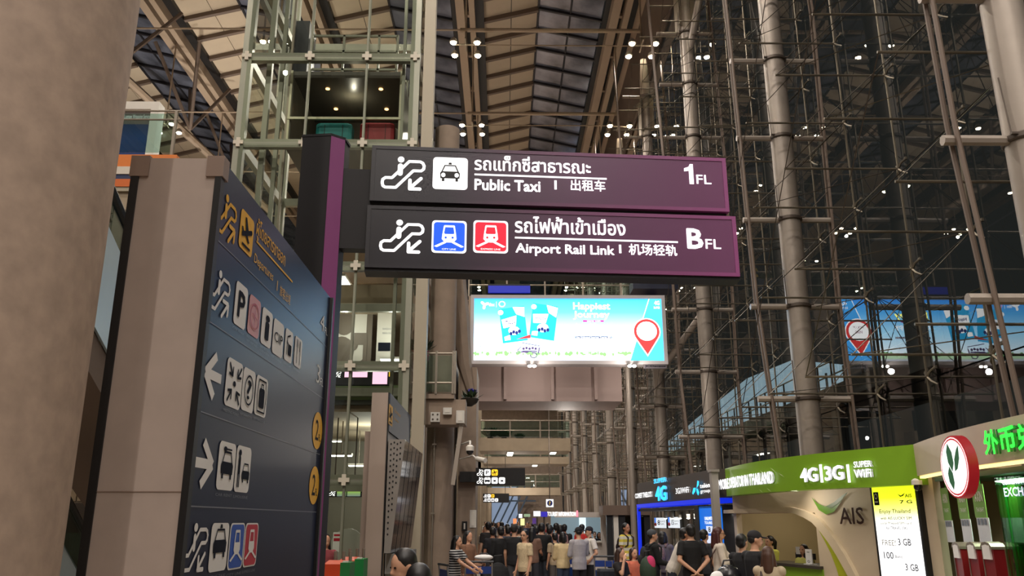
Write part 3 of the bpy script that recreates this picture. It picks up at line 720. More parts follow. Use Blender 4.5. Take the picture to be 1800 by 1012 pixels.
suitcase('suitcase', (-3.55, TY+.95, CZ0+.12), .95, .4, .76, (170, 44, 52), 'red suitcase behind the glass of the lift cabin', handle=False)
suitcase('bag', (-3.5, TY+1.6, CZ0+.12), .8, .4, 1.0, (196, 190, 176), 'pale bag behind the red suitcase in the lift cabin', .4, False)
light('POINT', 'cabin_light', ((CX0+CX1)/2, TY+1.6, CZ1-.5), 10, (1, .9, .72), .05)
# ================================================================== upper left deck
DY, DZ = 17.0, 9.72
dk = root('upper_deck', (-12, DY, DZ-1.2), 'upper floor slab edge with orange and navy stripes above the escalator', 'balcony')
MB().box(-19, -7.35, DY, 26, DZ-1.3, DZ-.85).build('slab', MATS['concrete_tan'], dk)
for i, (za, zb, c) in enumerate(((DZ-.30, DZ, (216, 122, 54)), (DZ-.48, DZ-.30, (214, 204, 190)), (DZ-.60, DZ-.48, (48, 56, 88)), (DZ-.78, DZ-.60, (204, 104, 48)), (DZ-.88, DZ-.78, (170, 160, 140)))):
    MB().box(-19, -7.35, DY-.06-.02*(i % 2), DY+.3, za, zb).build('fascia_stripe', M('stripe%d' % i, c, .5), dk)
MB().box(-19, -7.35, DY+.3, 40, DZ-.85, DZ-.05).build('deck_floor', MATS['floor_stone'], dk)
for i in range(7):
    x = -18.6+1.85*i
    MB().box(x-.03, x+.03, DY-.02, DY+.05, DZ, DZ+1.12).build('railing_post', MATS['steel_light'], dk)
    if i < 6: MB().box(x+.05, x+1.8, DY+.005, DY+.015, DZ+.08, DZ+1.05).build('railing_glass', MATS['rail_glass'], dk)
for z in (DZ+1.12, DZ+.9): MB().tube((-19, DY+.01, z), (-7.4, DY+.01, z), .022, n=6).build('handrail', MATS['steel_light'], dk)
# lit advertising frame on the deck
A = at(196, 262, 19.5); B = at(282, 180, 19.5); fr = Fr((A.x, 19.5, DZ), (1, 0, 0), n=(0, -1, 0)); w = B.x-A.x; h = B.z-DZ
ad = root('advertising_frame', (A.x+w/2, 19.5, DZ), 'white framed advertising panel with deep blue picture on the upper deck', 'billboard')
MB().rect(fr, 0, 0, w, h, -.3, -.05).build('backing', MATS['white_paint'], ad)
t = MB().rect(fr, 0, h-.22, w, h, -.05, .05).rect(fr, w-.2, 0, w, h-.22, -.05, .05).rect(fr, 0, 0, .15, h-.22, -.05, .05).build('frame', MATS['white_paint'], ad)
p = Pr(fr, -.03); p.rect(.15, 0, w-.2, h-.62); p.build('picture', ramp_mat('ad_blue', [(0, (14, 60, 130)), (.35, (10, 30, 66)), (.7, (12, 40, 84)), (1, (8, 16, 36))], 'Z', DZ-DZ, 2.4, emit=.5), ad)
p = Pr(fr, -.03); p.rect(.15, h-.62, w-.2, h-.22); p.build('title_band', M('ad_band', (112, 100, 96), .6), ad)
p = Pr(fr, -.02); p.text('Luggage Wrapping Service', .2, h-.5, w-.22, h-.34, .01); p.build('lettering', M('ad_letters', (232, 226, 216), .6, emit=.5), ad)

# ================================================================== escalators behind the column
EX = -6.0; fr = Fr((EX, 0, 0), (0, 1, 0), n=(1, 0, 0))
u0 = fr.px(190, 395); u1 = fr.px(228, 480); l0 = fr.px(162, 565); sl = (u1[1]-u0[1])/(u1[0]-u0[0])
U = lambda y: u0[1]+sl*(y-u0[0])
Lw = lambda y: l0[1]+sl*(y-l0[0])
es = root('escalator', (EX-.7, 11, 0), 'escalator with pale blue side cladding descending behind the concrete column', 'escalator')
ya, yb = 7.2, 16.0
for i, x in enumerate((EX, EX-1.5)):
    f2 = Fr((x, 0, 0), (0, 1, 0), n=(1, 0, 0))
    n_ = 5
    for k in range(n_):
        y0_ = ya+(yb-ya)*k/n_; y1_ = ya+(yb-ya)*(k+1)/n_-.01
        MB().prism(f2, [(y0_, Lw(y0_)), (y1_, Lw(y1_)), (y1_, U(y1_)), (y0_, U(y0_))], -.04, .0).build('side_panel', M('pale_blue_clad', (166, 182, 190), .35, .1), es)
    MB().prism(f2, [(ya, U(ya)+.02), (yb, U(yb)+.02), (yb, U(yb)+.5), (ya, U(ya)+.5)], -.025, -.015).build('balustrade_glass', MATS['rail_glass'], es)
    MB().path([(x-.02, ya, U(ya)+.55), (x-.02, yb, U(yb)+.55)], .075, 8).build('handrail', MATS['black'], es)
MB().add([(EX-1.46, ya, Lw(ya)-.02), (EX-.04, ya, Lw(ya)-.02), (EX-.04, yb, Lw(yb)-.02), (EX-1.46, yb, Lw(yb)-.02), (EX-1.46, ya, Lw(ya)-.6), (EX-.04, ya, Lw(ya)-.6), (EX-.04, yb, Lw(yb)-.6), (EX-1.46, yb, Lw(yb)-.6)],
         [(0, 1, 2, 3), (7, 6, 5, 4), (0, 4, 5, 1), (1, 5, 6, 2), (2, 6, 7, 3), (3, 7, 4, 0)]).build('truss_soffit', M('soffit_brown', (96, 80, 68), .7), es)
for k in range(16):
    y = ya+.3+k*.5; z = U(y)-.9
    MB().box(EX-1.4, EX-.1, y, y+.5, z-.2, z).build('step', MATS['steel_dark'], es)
# ground-level escalator run further back
es2 = root('escalator', (-8.0, 15.5, 0), 'lower escalator balustrade with black handrail at the bottom left', 'escalator')
f2 = Fr((-7.2, 0, 0), (0, 1, 0), n=(1, 0, 0)); q0 = f2.px(122, 880); q1 = f2.px(165, 965); s2 = (q1[1]-q0[1])/(q1[0]-q0[0])
V = lambda y: q0[1]+s2*(y-q0[0])
ya2, yb2 = q0[0]-1.5, q0[0]+2.0
MB().path([(-7.2, ya2, V(ya2)), (-7.2, yb2, V(yb2))], .05, 8).build('handrail', MATS['black'], es2)
MB().prism(f2, [(ya2, V(ya2)-.7), (yb2, V(yb2)-.7), (yb2, V(yb2)-.04), (ya2, V(ya2)-.04)], -.02, -.0).build('balustrade_glass', MATS['rail_glass'], es2)
MB().prism(f2, [(ya2, 0), (yb2, 0), (yb2, max(.02, V(yb2)-.7)), (ya2, V(ya2)-.7)], -.06, .0).build('side_panel', MATS['pale_blue_clad'], es2)
# rear wall, soffit and cupboard fronts under the deck
wl = root('wall_left', (-12, 24, 0), 'beige rear wall with panel doors under the upper floor', None, None, 'structure')
MB().box(-19, -7.4, 23.8, 24.1, 0, 8.4).build('wall_face', MATS['concrete_tan'], wl)
MB().box(-19, -7.4, 17.5, 23.8, 4.25, 4.55).build('soffit', M('soffit_tan', (170, 146, 118), .7), wl)
for i in range(10):
    x = -18.5+1.1*i
    d_ = MB().box(x, x+1.06, 23.72, 23.8, 2.35, 3.75).build('panel_door', M('panel_cream', (172, 156, 130), .55), wl)
    for dx in (.42, .6): MB().tube((x+dx, 23.66, 2.75), (x+dx, 23.66, 2.95), .02, n=6).build('handle', MATS['steel_dark'], d_)
MB().box(-19, -7.4, 23.7, 23.8, 0, 2.3).build('dark_dado', M('dado_dark', (70, 62, 54), .5), wl)
pz = at(153, 763, 18.5)
for i, x in enumerate((pz.x, pz.x-2.4)):
    R = root('ceiling_downlight', (x, 18.6, 4.17), 'round white downlight in the low ceiling left of the directory pylon' if i == 0 else 'round downlight further left in the low ceiling', 'ceiling lamp')
    MB().lathe((x, 18.6, 4.17), [(.2, 0), (.24, .02), (.24, .08)], 16).build('ring', MATS['white_paint'], R, smooth=True)
    MB().lathe((x, 18.6, 4.16), [(.17, 0), (.19, .012)], 16).build('lens', M('soft_lens', (255, 240, 214), .4, emit=6.), R)
    light('POINT', 'downlight_light', (x, 18.6, 3.9), 60, WARM, .15)

# ================================================================== rooms seen through the tower glass
rb = root('wall_rear', (-5, 27, 0), 'grey rear rooms seen through the lift tower glass', None, None, 'structure')
MB().box(-7.3, -2.6, 24.6, 34, 4.95, 5.5).build('mezzanine_slab', MATS['concrete_tan'], rb)
MB().box(-7.3, -2.6, 24.6, 34, 8.3, 8.9).build('upper_slab', MATS['concrete_tan'], rb)
MB().box(-7.3, -1.9, 34, 34.2, 0, 8.3).build('back_wall', M('grey_wall', (136, 132, 120), .7), rb)
MB().box(-7.4, -7.3, 24.6, 34, 0, 8.3).build('side_wall', MATS['grey_wall'], rb)
# grey feature wall with a big white numeral on the mezzanine
A = at(586, 640, 26); fr = Fr((A.x, 26, 5.5), (1, 0, 0), n=(0, -1, 0))
fw = root('feature_wall', (A.x+1, 26, 5.5), 'brown feature wall with giant white rounded numeral behind the lift glass', 'wall panel')
a1 = fr.px(655, 560)[0]; hh = fr.px(620, 528)[1]
MB().rect(fr, -.8, 0, a1, hh, -.1, 0).build('panel', M('taupe_panel', (122, 110, 98), .6), fw)
p = Pr(fr, .01)
cx, cy = fr.px(602, 562); ry = .36
bx = pxbox(fr, 582, 533, 646, 638)
p.box(*bx)
out = [(0, .05), (0, .93), (.2, 1), (.62, .98), (.9, .82), (.97, .58), (.97, .55), (.75, .55), (.7, .72), (.5, .8), (.28, .78), (.17, .62), (.25, .5), (.5, .46), (.5, .34), (.3, .34), (.1, .25), (.02, .05)]
p.rrect(-.05, .0, .97, 1, .3); p.build('numeral', MATS['white_paint'], fw)
p = Pr(fr, .02).box(*bx); p.disc(.36, .66, .28, .2); p.disc(.3, .2, .36, .24); p.rect(.56, .3, 1.0, .5); p.rect(.36, .3, .6, .34); p.rect(.9, .0, 1, .34); p.disc(.62, .3, .14, .1); p.build('numeral_counter', MATS['taupe_panel'], fw)
wp = root('white_board', (A.x+2, 25.8, 5.5), 'tall white information board with black label beside the numeral wall', 'board')
f2 = Fr((at(660, 640, 25.8).x, 25.8, 5.5), (1, 0, 0), n=(0, -1, 0)); b_ = f2.px(692, 535)
MB().rect(f2, 0, .02, b_[0], b_[1], -.06, 0).build('board', MATS['white_paint'], wp)
p = Pr(f2, .006).box(0, 0, b_[0], b_[1]); p.rect(.12, .5, .9, .59); p.build('label_strip', NAV, wp)
p = Pr(f2, .006).box(0, 0, b_[0], b_[1]); p.text('ห้องพักผู้โดยสาร', .35, .72, .9, .75, 0); p.text('PASSENGER LOUNGE', .35, .68, .9, .7, 0); p.build('lettering', MATS['print_grey'], wp)
# display row on the ground-floor fascia
ds = root('display_row', (-4.6, 24.4, 4.3), 'row of pink and white flight displays below the mezzanine', 'screen')
f2 = Fr((at(588, 668, 24.4).x, 24.4, 0), (1, 0, 0), n=(0, -1, 0))
def disp(x0, yt, x1, yb, mat, nm='screen'):
    a = pxbox(f2, x0, yt, x1, yb); p = Pr(f2, .02).box(*a); p.rect(0, 0, 1, 1); p.build(nm, mat, ds)
a = pxbox(f2, 584, 650, 690, 678); MB().rect(f2, *a, -.15, 0).build('casing', MATS['black'], ds)
PK = M('pink_screen', (246, 190, 216), .5, emit=1.2)
disp(606, 652, 617, 663, PK); disp(620, 652, 646, 663, PK); disp(655, 652, 681, 675, PK)
a = pxbox(f2, 587, 652, 600, 663); p = Pr(f2, .02).box(*a); i_escalator(p); p.build('pictogram', LIT, ds)
a = pxbox(f2, 684, 650, 692, 662); p = Pr(f2, .02).box(*a); p.text('1', 0, 0, 1, 1, .03); p.build('lettering', M('lit_yellow', (250, 190, 40), .5, emit=1.2), ds)
for za, zb, c in ((678, 704, (112, 128, 84)), (704, 712, (72, 74, 66))):
    z1_, z0_ = zat(za, 24.5), zat(zb, 24.5); MB().box(-6.2, -2.7, 24.4, 24.6, z0_, z1_).build('fascia_band', M('band%d' % za, c, .6), rb)
# hanging tube lamps in the rear ground-floor room
for i, (x, y, Y) in enumerate(((600, 800, 27), (630, 818, 30), (585, 775, 31), (688, 632, 25.4))):
    q = at(x, y, Y); top = 4.95 if q.z < 4.9 else 8.3
    R = root('tube_lamp', q, ['white tube lamp hanging low behind the lift glass', 'smaller white tube lamp hanging further back behind the lift glass', 'white tube lamp partly behind the directory pylon', 'ceiling tube lamp above the white board'][i], 'ceiling lamp')
    MB().box(q.x-.35, q.x+.35, q.y-.12, q.y+.12, q.z, q.z+.07).build('housing', MATS['white_paint'], R)
    MB().box(q.x-.33, q.x+.33, q.y-.1, q.y+.1, q.z-.03, q.z).build('tube', M('tube_white', (250, 250, 236), .5, emit=8), R)
    MB().tube((q.x, q.y, q.z+.07), (q.x, q.y, top), .02, n=6).build('stem', MATS['steel_light'], R)
for q in ((-4.6, 28, 4.2), (-4.4, 31, 4.2), (-5, 25.0, 7.7), (-3.5, 25.0, 7.5)): light('POINT', 'room_light', q, 90 if q[2] < 5 else 22, (.98, 1, .9), .06)
q = at(600, 485, 24.8)
R = root('ceiling_strip_lamp', q, 'bright twin strip lamp under the upper slab at the post', 'ceiling lamp')
MB().box(q.x-.22, q.x+.12, q.y, q.y+1.4, q.z, q.z+.08).build('housing', MATS['white_paint'], R); MB().box(q.x-.2, q.x-.06, q.y+.02, q.y+1.38, q.z-.03, q.z).build('tube', MATS['tube_white'], R); MB().box(q.x-.02, q.x+.1, q.y+.02, q.y+1.38, q.z-.03, q.z).build('tube', MATS['tube_white'], R)
# landscape screens and wall of the rear room
f2 = Fr((at(570, 860, 26).x, 26, 0), (1, 0, 0), n=(0, -1, 0))
ds = root('hanging_screen', (at(600, 860, 26).x, 26, 0), 'black hanging sign with two landscape screens behind the lift glass', 'screen')
ds.location = f2.W(*f2.px(600, 873)); ORG[ds.name] = ds.location.copy()
a = pxbox(f2, 566, 843, 636, 873); MB().rect(f2, *a, -.15, 0).build('casing', MATS['black'], ds); a_ = a
GR = ramp_mat('landscape', [(0, (96, 104, 112)), (.3, (120, 150, 70)), (.45, (140, 150, 60)), (.55, (90, 110, 140)), (.75, (190, 210, 236)), (1, (210, 226, 250))], 'Z', 0, .5, emit=1.1)
for x0, x1 in ((593, 609), (611, 634)): a = pxbox(f2, x0, 845, x1, 872); p = Pr(f2, .01).box(*a); p.rect(0, 0, 1, 1); p.build('screen', GR, ds)
for yt, yb in ((846, 857), (860, 871)): a = pxbox(f2, 578, yt, 590, yb); p = Pr(f2, .01).box(*a); i_escalator(p); p.build('pictogram', LIT, ds)
for k in (.3, .8): MB().tube(f2.W(a_[0]+k*(a_[2]-a_[0]), a_[3], -.07), f2.W(a_[0]+k*(a_[2]-a_[0]), 4.95, -.07), .02, n=6).build('hanger', MATS['steel_dark'], ds)
R = root('arched_desk_back', at(605, 1000, 23), 'pale rounded back panel with red-white notice at the lower left', 'panel'); R.location.z = 0; ORG[R.name] = R.location.copy()
f2 = Fr(R.location.copy(), (1, 0, 0), n=(0, -1, 0)); c = f2.px(610, 960); rr = .46
MB().prism(f2, [(c[0]+rr*math.cos(t_*math.pi/16), c[1]+rr*math.sin(t_*math.pi/16)) for t_ in range(17)]+[(c[0]-rr, 0), (c[0]+rr, 0)], -.1, 0).build('arch', M('pale_grey', (170, 170, 160), .5), R)
a = pxbox(f2, 585, 935, 600, 970); p = Pr(f2, .01).box(*a); p.rrect(0, 0, 1, 1, .08); p.build('notice', WHI, R); p = Pr(f2, .014).box(*a); p.rect(.1, .55, .9, .7); p.rect(.1, .8, .9, .9); p.build('notice_print', MATS['print_red'], R)

# ================================================================== queue boxes bottom left
for i, (x, c1, c2, lab) in enumerate(((597, (206, 70, 34), (34, 120, 60), 'orange and green service box at the bottom left'), (622, (200, 66, 30), (30, 130, 66), 'second orange and green service box, right of the first'))):
    q = at(x, 985 if i == 0 else 979, 12.5+i); R = root('service_box', (q.x, q.y, 0), lab, 'box')
    w = .19; x0 = q.x
    MB().add([(x0-w, q.y-.2, 0), (x0+.05, q.y-.2, 0), (x0+.05, q.y+.2, 0), (x0-w, q.y+.2, 0), (x0-w, q.y-.2, q.z-.04), (x0+.05, q.y-.2, q.z-.04), (x0+.05, q.y+.2, q.z), (x0-w, q.y+.2, q.z)], [(3, 2, 1, 0), (4, 5, 6, 7), (0, 1, 5, 4), (1, 2, 6, 5), (2, 3, 7, 6), (3, 0, 4, 7)]).build('body', M('box_orange%d' % i, c1, .4), R)
    MB().box(x0+.05, x0+w, q.y-.2, q.y+.2, 0, q.z-.02).build('green_side', M('box_green%d' % i, c2, .4), R)
    MB().box(x0+.07, x0+.15, q.y-.15, q.y-.05, q.z-.02, q.z+.0).build('slot', MATS['white_paint'], R)
    for k in (-.12, .0, .1): MB().tube((x0+k, q.y+.3, 0), (x0+k, q.y+.3, q.z+.12), .025, n=8).build('barrier_post', MATS['steel_light'], R)

# ================================================================== second directory pylon with leaning display cabinet
QX, QY0, QY1 = -2.06, 14.6, 18.0
zt = zat(690, QY0)
R = root('directory_pylon', (QX-.2, 16, 0), 'grey information pylon with yellow departures sign in front of the lift tower', 'sign')
MB().box(QX-.29, QX, QY0, QY1, 0, zt).build('casing', M('pylon_grey', (164, 148, 136), .55), R)
MB().box(QX-.40, QX-.29, QY0+.1, QY1, 0, zat(757, QY0)).build('side_casing', M('pylon_grey2', (150, 134, 122), .55), R)
MB().box(QX, QX+.02, QY0-.01, QY0+.04, 0, zt).build('edge_strip', MATS['black'], R)
fr = Fr((QX+.03, QY0, 0), (0, 1, 0), n=(1, 0, 0)); zb = fr.px(683, 757)[1]
MB().box(QX, QX+.03, QY0+.04, QY1, zb, zt).build('sign_face', M('slate_face', (48, 52, 64), .5, spec=.2), R)
a = pxbox(fr, 683, 708, 690, 745); p = Pr(fr).box(*a); p.rrect(0, 0, 1, 1, .12); p.build('pictogram', YEL, R); p = Pr(fr, .008).box(*a); i_plane(p); p.build('pictogram', NAV, R)
a = pxbox(fr, 693, 716, 704, 731); p = Pr(fr).box(*a); p.text('ผู้โดยสารขาออก', 0, .35, 1, 1, 0); p.text('Departures', 0, -.5, .7, -.1, 0); p.build('lettering', YEL, R)
cb = root('display_cabinet', (QX+.05, 16, 0), 'leaning dark glass display cabinet with perforated end on the grey pylon', 'cabinet')
f0 = Fr((0, QY0, 0), (1, 0, 0), n=(0, -1, 0))
zt1, zb1 = f0.px(700, 772)[1], f0.px(690, 972)[1]; xt = f0.px(712, 772)[0]; xb = f0.px(686, 972)[0]; x_in = QX+.035
side = [(x_in, zb1), (xb, zb1), (xt, zt1), (x_in, zt1)]
MB().prism(f0, side, -.03, 0).build('perforated_end', M('perf_metal', (158, 152, 146), .4, .4), cb)
t = Pr(f0, .003)
for r in range(17):
    z = zt1-.08-r*.095
    wmax = x_in+.03+(xt-x_in-.06)*(z-zb1)/(zt1-zb1)
    k = 0
    while x_in+.05+k*.055 < wmax: t.disc(x_in+.05+k*.055, z+(.025 if k % 2 else 0), .014, .02, 8); k += 1
t.build('perforation', MATS['black'], cb)
NP = 5
for k in range(NP):
    y0_ = QY0+.02+k*(QY1-QY0-.1)/NP; y1_ = y0_+(QY1-QY0-.1)/NP-.07
    MB().add([(x_in, y0_, zb1), (xb, y0_, zb1), (xb, y1_, zb1), (x_in, y1_, zb1), (x_in, y0_, zt1), (xt, y0_, zt1), (xt, y1_, zt1), (x_in, y1_, zt1)],
             [(3, 2, 1, 0), (4, 5, 6, 7), (0, 1, 5, 4), (1, 2, 6, 5), (2, 3, 7, 6), (3, 0, 4, 7)]).build('glass_panel', M('dark_gloss', (30, 34, 44), .1, 0., spec=.6), cb)
MB().box(QX+.02, QX+.3, QY0+.3, QY1-.6, zb1-.35, zb1-.02).build('shelf', M('shelf_grey', (158, 156, 152), .45), cb)
MB().box(QX+.02, QX+.25, QY0+.35, QY1-.7, 0, zb1-.35).build('plinth', MATS['shelf_grey'], cb)

# ================================================================== concrete column, beams and balcony right of the tower
CX, CY = at(777, 600, 22).x, 22.2
MB().path([(CX, CY, 0), (CX, CY, 13)], .36, 32).build('concrete_column', MATS['concrete'], smooth=True, label='round concrete column between the lift tower and the billboard', cat='column')
bal = root('balcony', (CX, 21.2, 4.7), 'small glass-railed balcony beside the round concrete column', 'balcony')
za, zb = zat(692, 21), zat(745, 21)
MB().box(-2.55, -1.28, 21.0, 21.75, za-.12, za).build('slab', MATS['concrete'], bal)
for x in (-2.3, -2.22, -1.75, -1.32, -1.26): MB().box(x-.025, x+.025, 20.97, 21.03, za, za+1.12).build('railing_post', MATS['steel_light'], bal)
for z in (za+1.05, za+.28): MB().tube((-2.5, 21, z), (-1.26, 21, z), .03, n=6).build('rail', MATS['steel_light'], bal)
MB().box(-2.2, -1.78, 21.0, 21.015, za+.05, za+1.0).build('railing_glass', MATS['rail_glass'], bal); MB().box(-1.72, -1.34, 21.0, 21.015, za+.05, za+1.0).build('railing_glass', MATS['rail_glass'], bal)
MB().box(-2.75, -.98, 21.1, 21.8, zb, za-.13).build('concrete_beam', MATS['concrete'], kind='structure', label='concrete beam under the small balcony')
R = root('flower_pot', (-2.05, 21.25, za), 'red pot with dark green leaves on the small balcony', 'plant')
q = at(744, 600, 21.25); R.location = (q.x, 21.25, za); ORG[R.name] = Vector(R.location)
MB().lathe((q.x, 21.25, za), [(.08, 0), (.1, .85), (.16, .9), (.17, 1.15), (.12, 1.18)], 12).build('pot', M('pot_red', (150, 34, 34), .5), R, smooth=True)
def leaves(c, n, r, ln, seed=1):
    rr = random.Random(seed); t = MB()
    for i in range(n):
        a = rr.uniform(0, 6.28); e = rr.uniform(.3, 1.3); d = Vector((math.cos(a)*math.cos(e), math.sin(a)*math.cos(e), math.sin(e))); s_ = d.cross(Vector((0, 0, 1))).normalized()*ln*.16
        b0 = Vector(c)+Vector((rr.uniform(-r, r), rr.uniform(-r, r), 0)); t.add([b0, b0+d*ln*.5+s_, b0+d*ln, b0+d*ln*.5-s_], [(0, 1, 2, 3)])
    return t
leaves((q.x, 21.25, za+1.15), 40, .08, .38, 4).build('foliage', M('leaf_dark', (44, 62, 34), .6), R, kind='stuff')
# wall boxes, conduit, floodlight, cameras on the concrete
def wallbox(name, px, py, pw, ph, Y, lab, col=(214, 210, 202), d=.12, feat=None):
    a = at(px, py, Y); b = at(px+pw, py+ph, Y); R = root(name, (a.x, Y, b.z), lab, 'device')
    MB().box(a.x, b.x, Y, Y+d, b.z, a.z).build('body', M('dev%s' % (col,), col, .45), R)
    if feat == 'speaker':
        for u in (.25, .75):
            for v in (.25, .75): MB().lathe((a.x+(b.x-a.x)*u, Y-.01, b.z+(a.z-b.z)*v), [(.025, 0), (.025, .012)], 8, (0, 1, 0)).build('bolt', MATS['steel_dark'], R)
    else: MB().box(a.x+.05, b.x-.05, Y-.012, Y, b.z+.05, a.z-.05).build('cover', MATS['white_paint'], R)
    return R
wallbox('junction_box', 757, 724, 16, 17, 20.98, 'square white bolted box on the concrete beam', feat='speaker')
wallbox('junction_box', 779, 716, 15, 12, 20.98, 'small pale box right of the bolted box on the beam')
wallbox('floodlight', 802, 721, 14, 22, 20.9, 'white floodlight head fixed at the beam corner', d=.2)
wallbox('notice_board', 826, 896, 11, 31, 23.98, 'tall pale paper notice on the concrete wall', d=.02)
wallbox('payphone', 812, 916, 9, 17, 23.9, 'black wall unit beside the striped-shirt woman', (22, 22, 24), .1)
R = root('conduit', (at(763, 800, 21.7).x, 21.7, 0), 'thin vertical metal conduit on the round concrete column', 'pipe')
x = at(763, 800, 21.7).x; MB().tube((x, 21.7, 0), (x, 21.7, zat(750, 21.7)), .022, n=6).build('pipe', MATS['steel_light'], R)
for y_ in (781, 902): MB().box(x-.05, x+.05, 21.66, 21.8, zat(y_, 21.7)-.02, zat(y_, 21.7)+.02).build('clip', MATS['steel_light'], R)
a, b = at(812, 738, 21.06), at(796, 852, 21.06)
R = MB().bar(a, b, .1, .06, (0, 1, 0)).build('cable_tray', M('tray', (170, 158, 146), .5, .3), label='slanting metal cable tray beside the floodlight', cat='pipe')
# concrete walls continuing to the right of the column
MB().box(-1.72, -1.42, 22.9, 25.5, 0, 9).build('wall_pier', MATS['concrete'], kind='structure', label='concrete pier behind the round column')
MB().box(-1.30, -.80, 24, 26.2, 0, 6.2).build('wall_pier', MATS['concrete'], kind='structure', label='second concrete pier towards the back')
R = root('security_camera', at(826, 792, 20.4), 'white dome security camera on a bracket near the concrete pier', 'camera'); q = Vector(R.location)
MB().ell(q-Vector((0, 0, .02)), .085, .085, .085, 12, 8).build('dome', M('dome_dark', (40, 38, 38), .15), R, smooth=True); MB().lathe(q, [(.1, 0), (.1, .1), (.05, .14)], 14).build('housing', MATS['white_paint'], R, smooth=True)
MB().path([q+Vector((0, 0, .14)), q+Vector((0, .1, .24)), q+Vector((-.2, .8, .24)), q+Vector((-.4, 1.3, .24))], .025, 6).build('bracket', MATS['white_paint'], R)
R = root('security_camera', at(838, 806, 20.6), 'slim bullet security camera pointing right below the dome camera', 'camera'); q = Vector(R.location)
MB().tube(q, q+Vector((.22, -.25, -.06)), .06, n=10).build('housing', MATS['white_paint'], R, smooth=True); MB().path([q, q+Vector((-.1, .3, .1)), q+Vector((-.5, 1.6, .1))], .02, 6).build('bracket', MATS['white_paint'], R)
# leaning white facade edge high above the balcony, and bowl-shaped balcony of blue orchids
R = MB().path([at(800, 476, 24), at(808, 560, 24), at(816, 640, 24), at(828, 690, 24)], [.3, .3, .22, .12], 8).build('curved_brace', MATS['concrete'], smooth=True, label='curved concrete brace left of the billboard', cat='column')
q = at(826, 705, 22.6); R = root('flower_bowl', q, 'hanging planter of blue orchids under the billboard corner', 'plant')
MB().lathe(q, [(.06, -.14), (.2, -.05), (.26, .06), (.2, .09)], 14).build('bowl', M('bowl_dark', (52, 48, 40), .6), R, smooth=True)
leaves(q+Vector((0, 0, .06)), 40, .14, .3, 6).build('foliage', MATS['leaf_dark'], R, kind='stuff'); leaves(q+Vector((.05, 0, .22)), 30, .08, .16, 8).build('blossom', M('orchid_blue', (66, 58, 170), .5), R, kind='stuff')
MB().tube(q+Vector((0, 0, -.1)), q+Vector((-.68, .7, -.1)), .03, n=6).build('bracket', MATS['steel_dark'], R)

# ================================================================== left wall of the concourse beyond
cw = root('wall_concourse', (-2.4, 60, 0), 'concrete left side of the receding concourse', None, None, 'structure')
MB().box(-2.9, -2.5, 26.5, 118, 0, 5.2).build('wall_face', MATS['concrete'], cw)
for i in range(10): MB().box(-2.5, -1.55, 30+9*i, 31+9*i, 0, 9.5).build('pier', MATS['concrete_tan'], cw)
for i in range(9): MB().box(-8, -1.5, 27+10*i, 28+10*i, 5.0, 5.7).build('beam', MATS['concrete_tan'], cw)
MB().box(-9, -2.5, 26.5, 118, 9.5, 10).build('upper_slab', MATS['concrete'], cw)

# ================================================================== footbridges
def bridge(y, zb, zt, xl, xr, lab, fins=(), rail=True, depth=3.0, mat='concrete_tan'):
    R = root('footbridge', ((xl+xr)/2, y, zb), lab, 'bridge')
    MB().box(xl, xr, y, y+depth, zb, zt).build('beam', MATS[mat], R)
    for x in fins: MB().box(x-.05, x+.05, y-.12, y, zb+.05, zt).build('fin', MATS[mat], R)
    if rail:
        n = max(2, int((xr-xl)/1.6)); st = (xr-xl)/n
        for i in range(n+1): MB().box(xl+i*st-.03, xl+i*st+.03, y+.05, y+.11, zt, zt+1.15).build('railing_post', MATS['steel_light'], R)
        for i in range(n): MB().box(xl+i*st+.06, xl+(i+1)*st-.06, y+.07, y+.08, zt+.06, zt+1.05).build('railing_glass', MATS['rail_glass'], R)
        for z in (zt+1.12, zt+.5): MB().tube((xl, y+.08, z), (xr, y+.08, z), .03, n=6).build('rail', MATS['steel_light'], R)
    return R
BY = 27.2
M('bridge_mauve', (150, 130, 124), .7, var=.04, scale=1)
b1 = bridge(BY+.9, zat(705, BY+.9), zat(643, BY+.9), at(812, 680, BY).x, at(1100, 680, BY).x, 'mauve-grey footbridge beam with fins directly under the billboard', [at(888, 680, BY+.9).x, at(971, 680, BY+.9).x, at(1047, 680, BY+.9).x], False, 2.4, 'bridge_mauve')
xp = at(1106, 700, BY+.9).x
MB().tube((xp, BY+1.0, 0), (xp, BY+1.0, zat(640, BY+1)), .1, n=12).build('end_post', MATS['steel_grey'], b1, smooth=True)
b2 = bridge(33.5, zat(580, 33.5), zat(520, 33.5), -1.5, 6.6, 'upper concrete footbridge behind and above the billboard', (), True, 4.5, 'concrete')
for x0, x1 in ((5.2, 6.6), (4.2, 5.4)): MB().tube((x0-1, 33.6, zat(650, 33.6)), (x1, 33.6, zat(584, 33.6)), .12, n=8).build('diagonal_brace', MATS['concrete'], b2, smooth=True)
b3 = bridge(52, zat(792, 52), zat(770, 52), -1.5, at(1003, 780, 52).x, 'middle-distance footbridge with green glass railing', (), True, 3)
b4 = bridge(72, zat(870, 72), zat(857, 72), -1.5, at(985, 860, 72).x, 'far footbridge with low beam above the crowd', (), True, 3)
b5 = bridge(62, zat(815, 62), zat(803, 62), -1.5, at(1000, 800, 62).x, 'thin second-level far footbridge', (), True, 3)
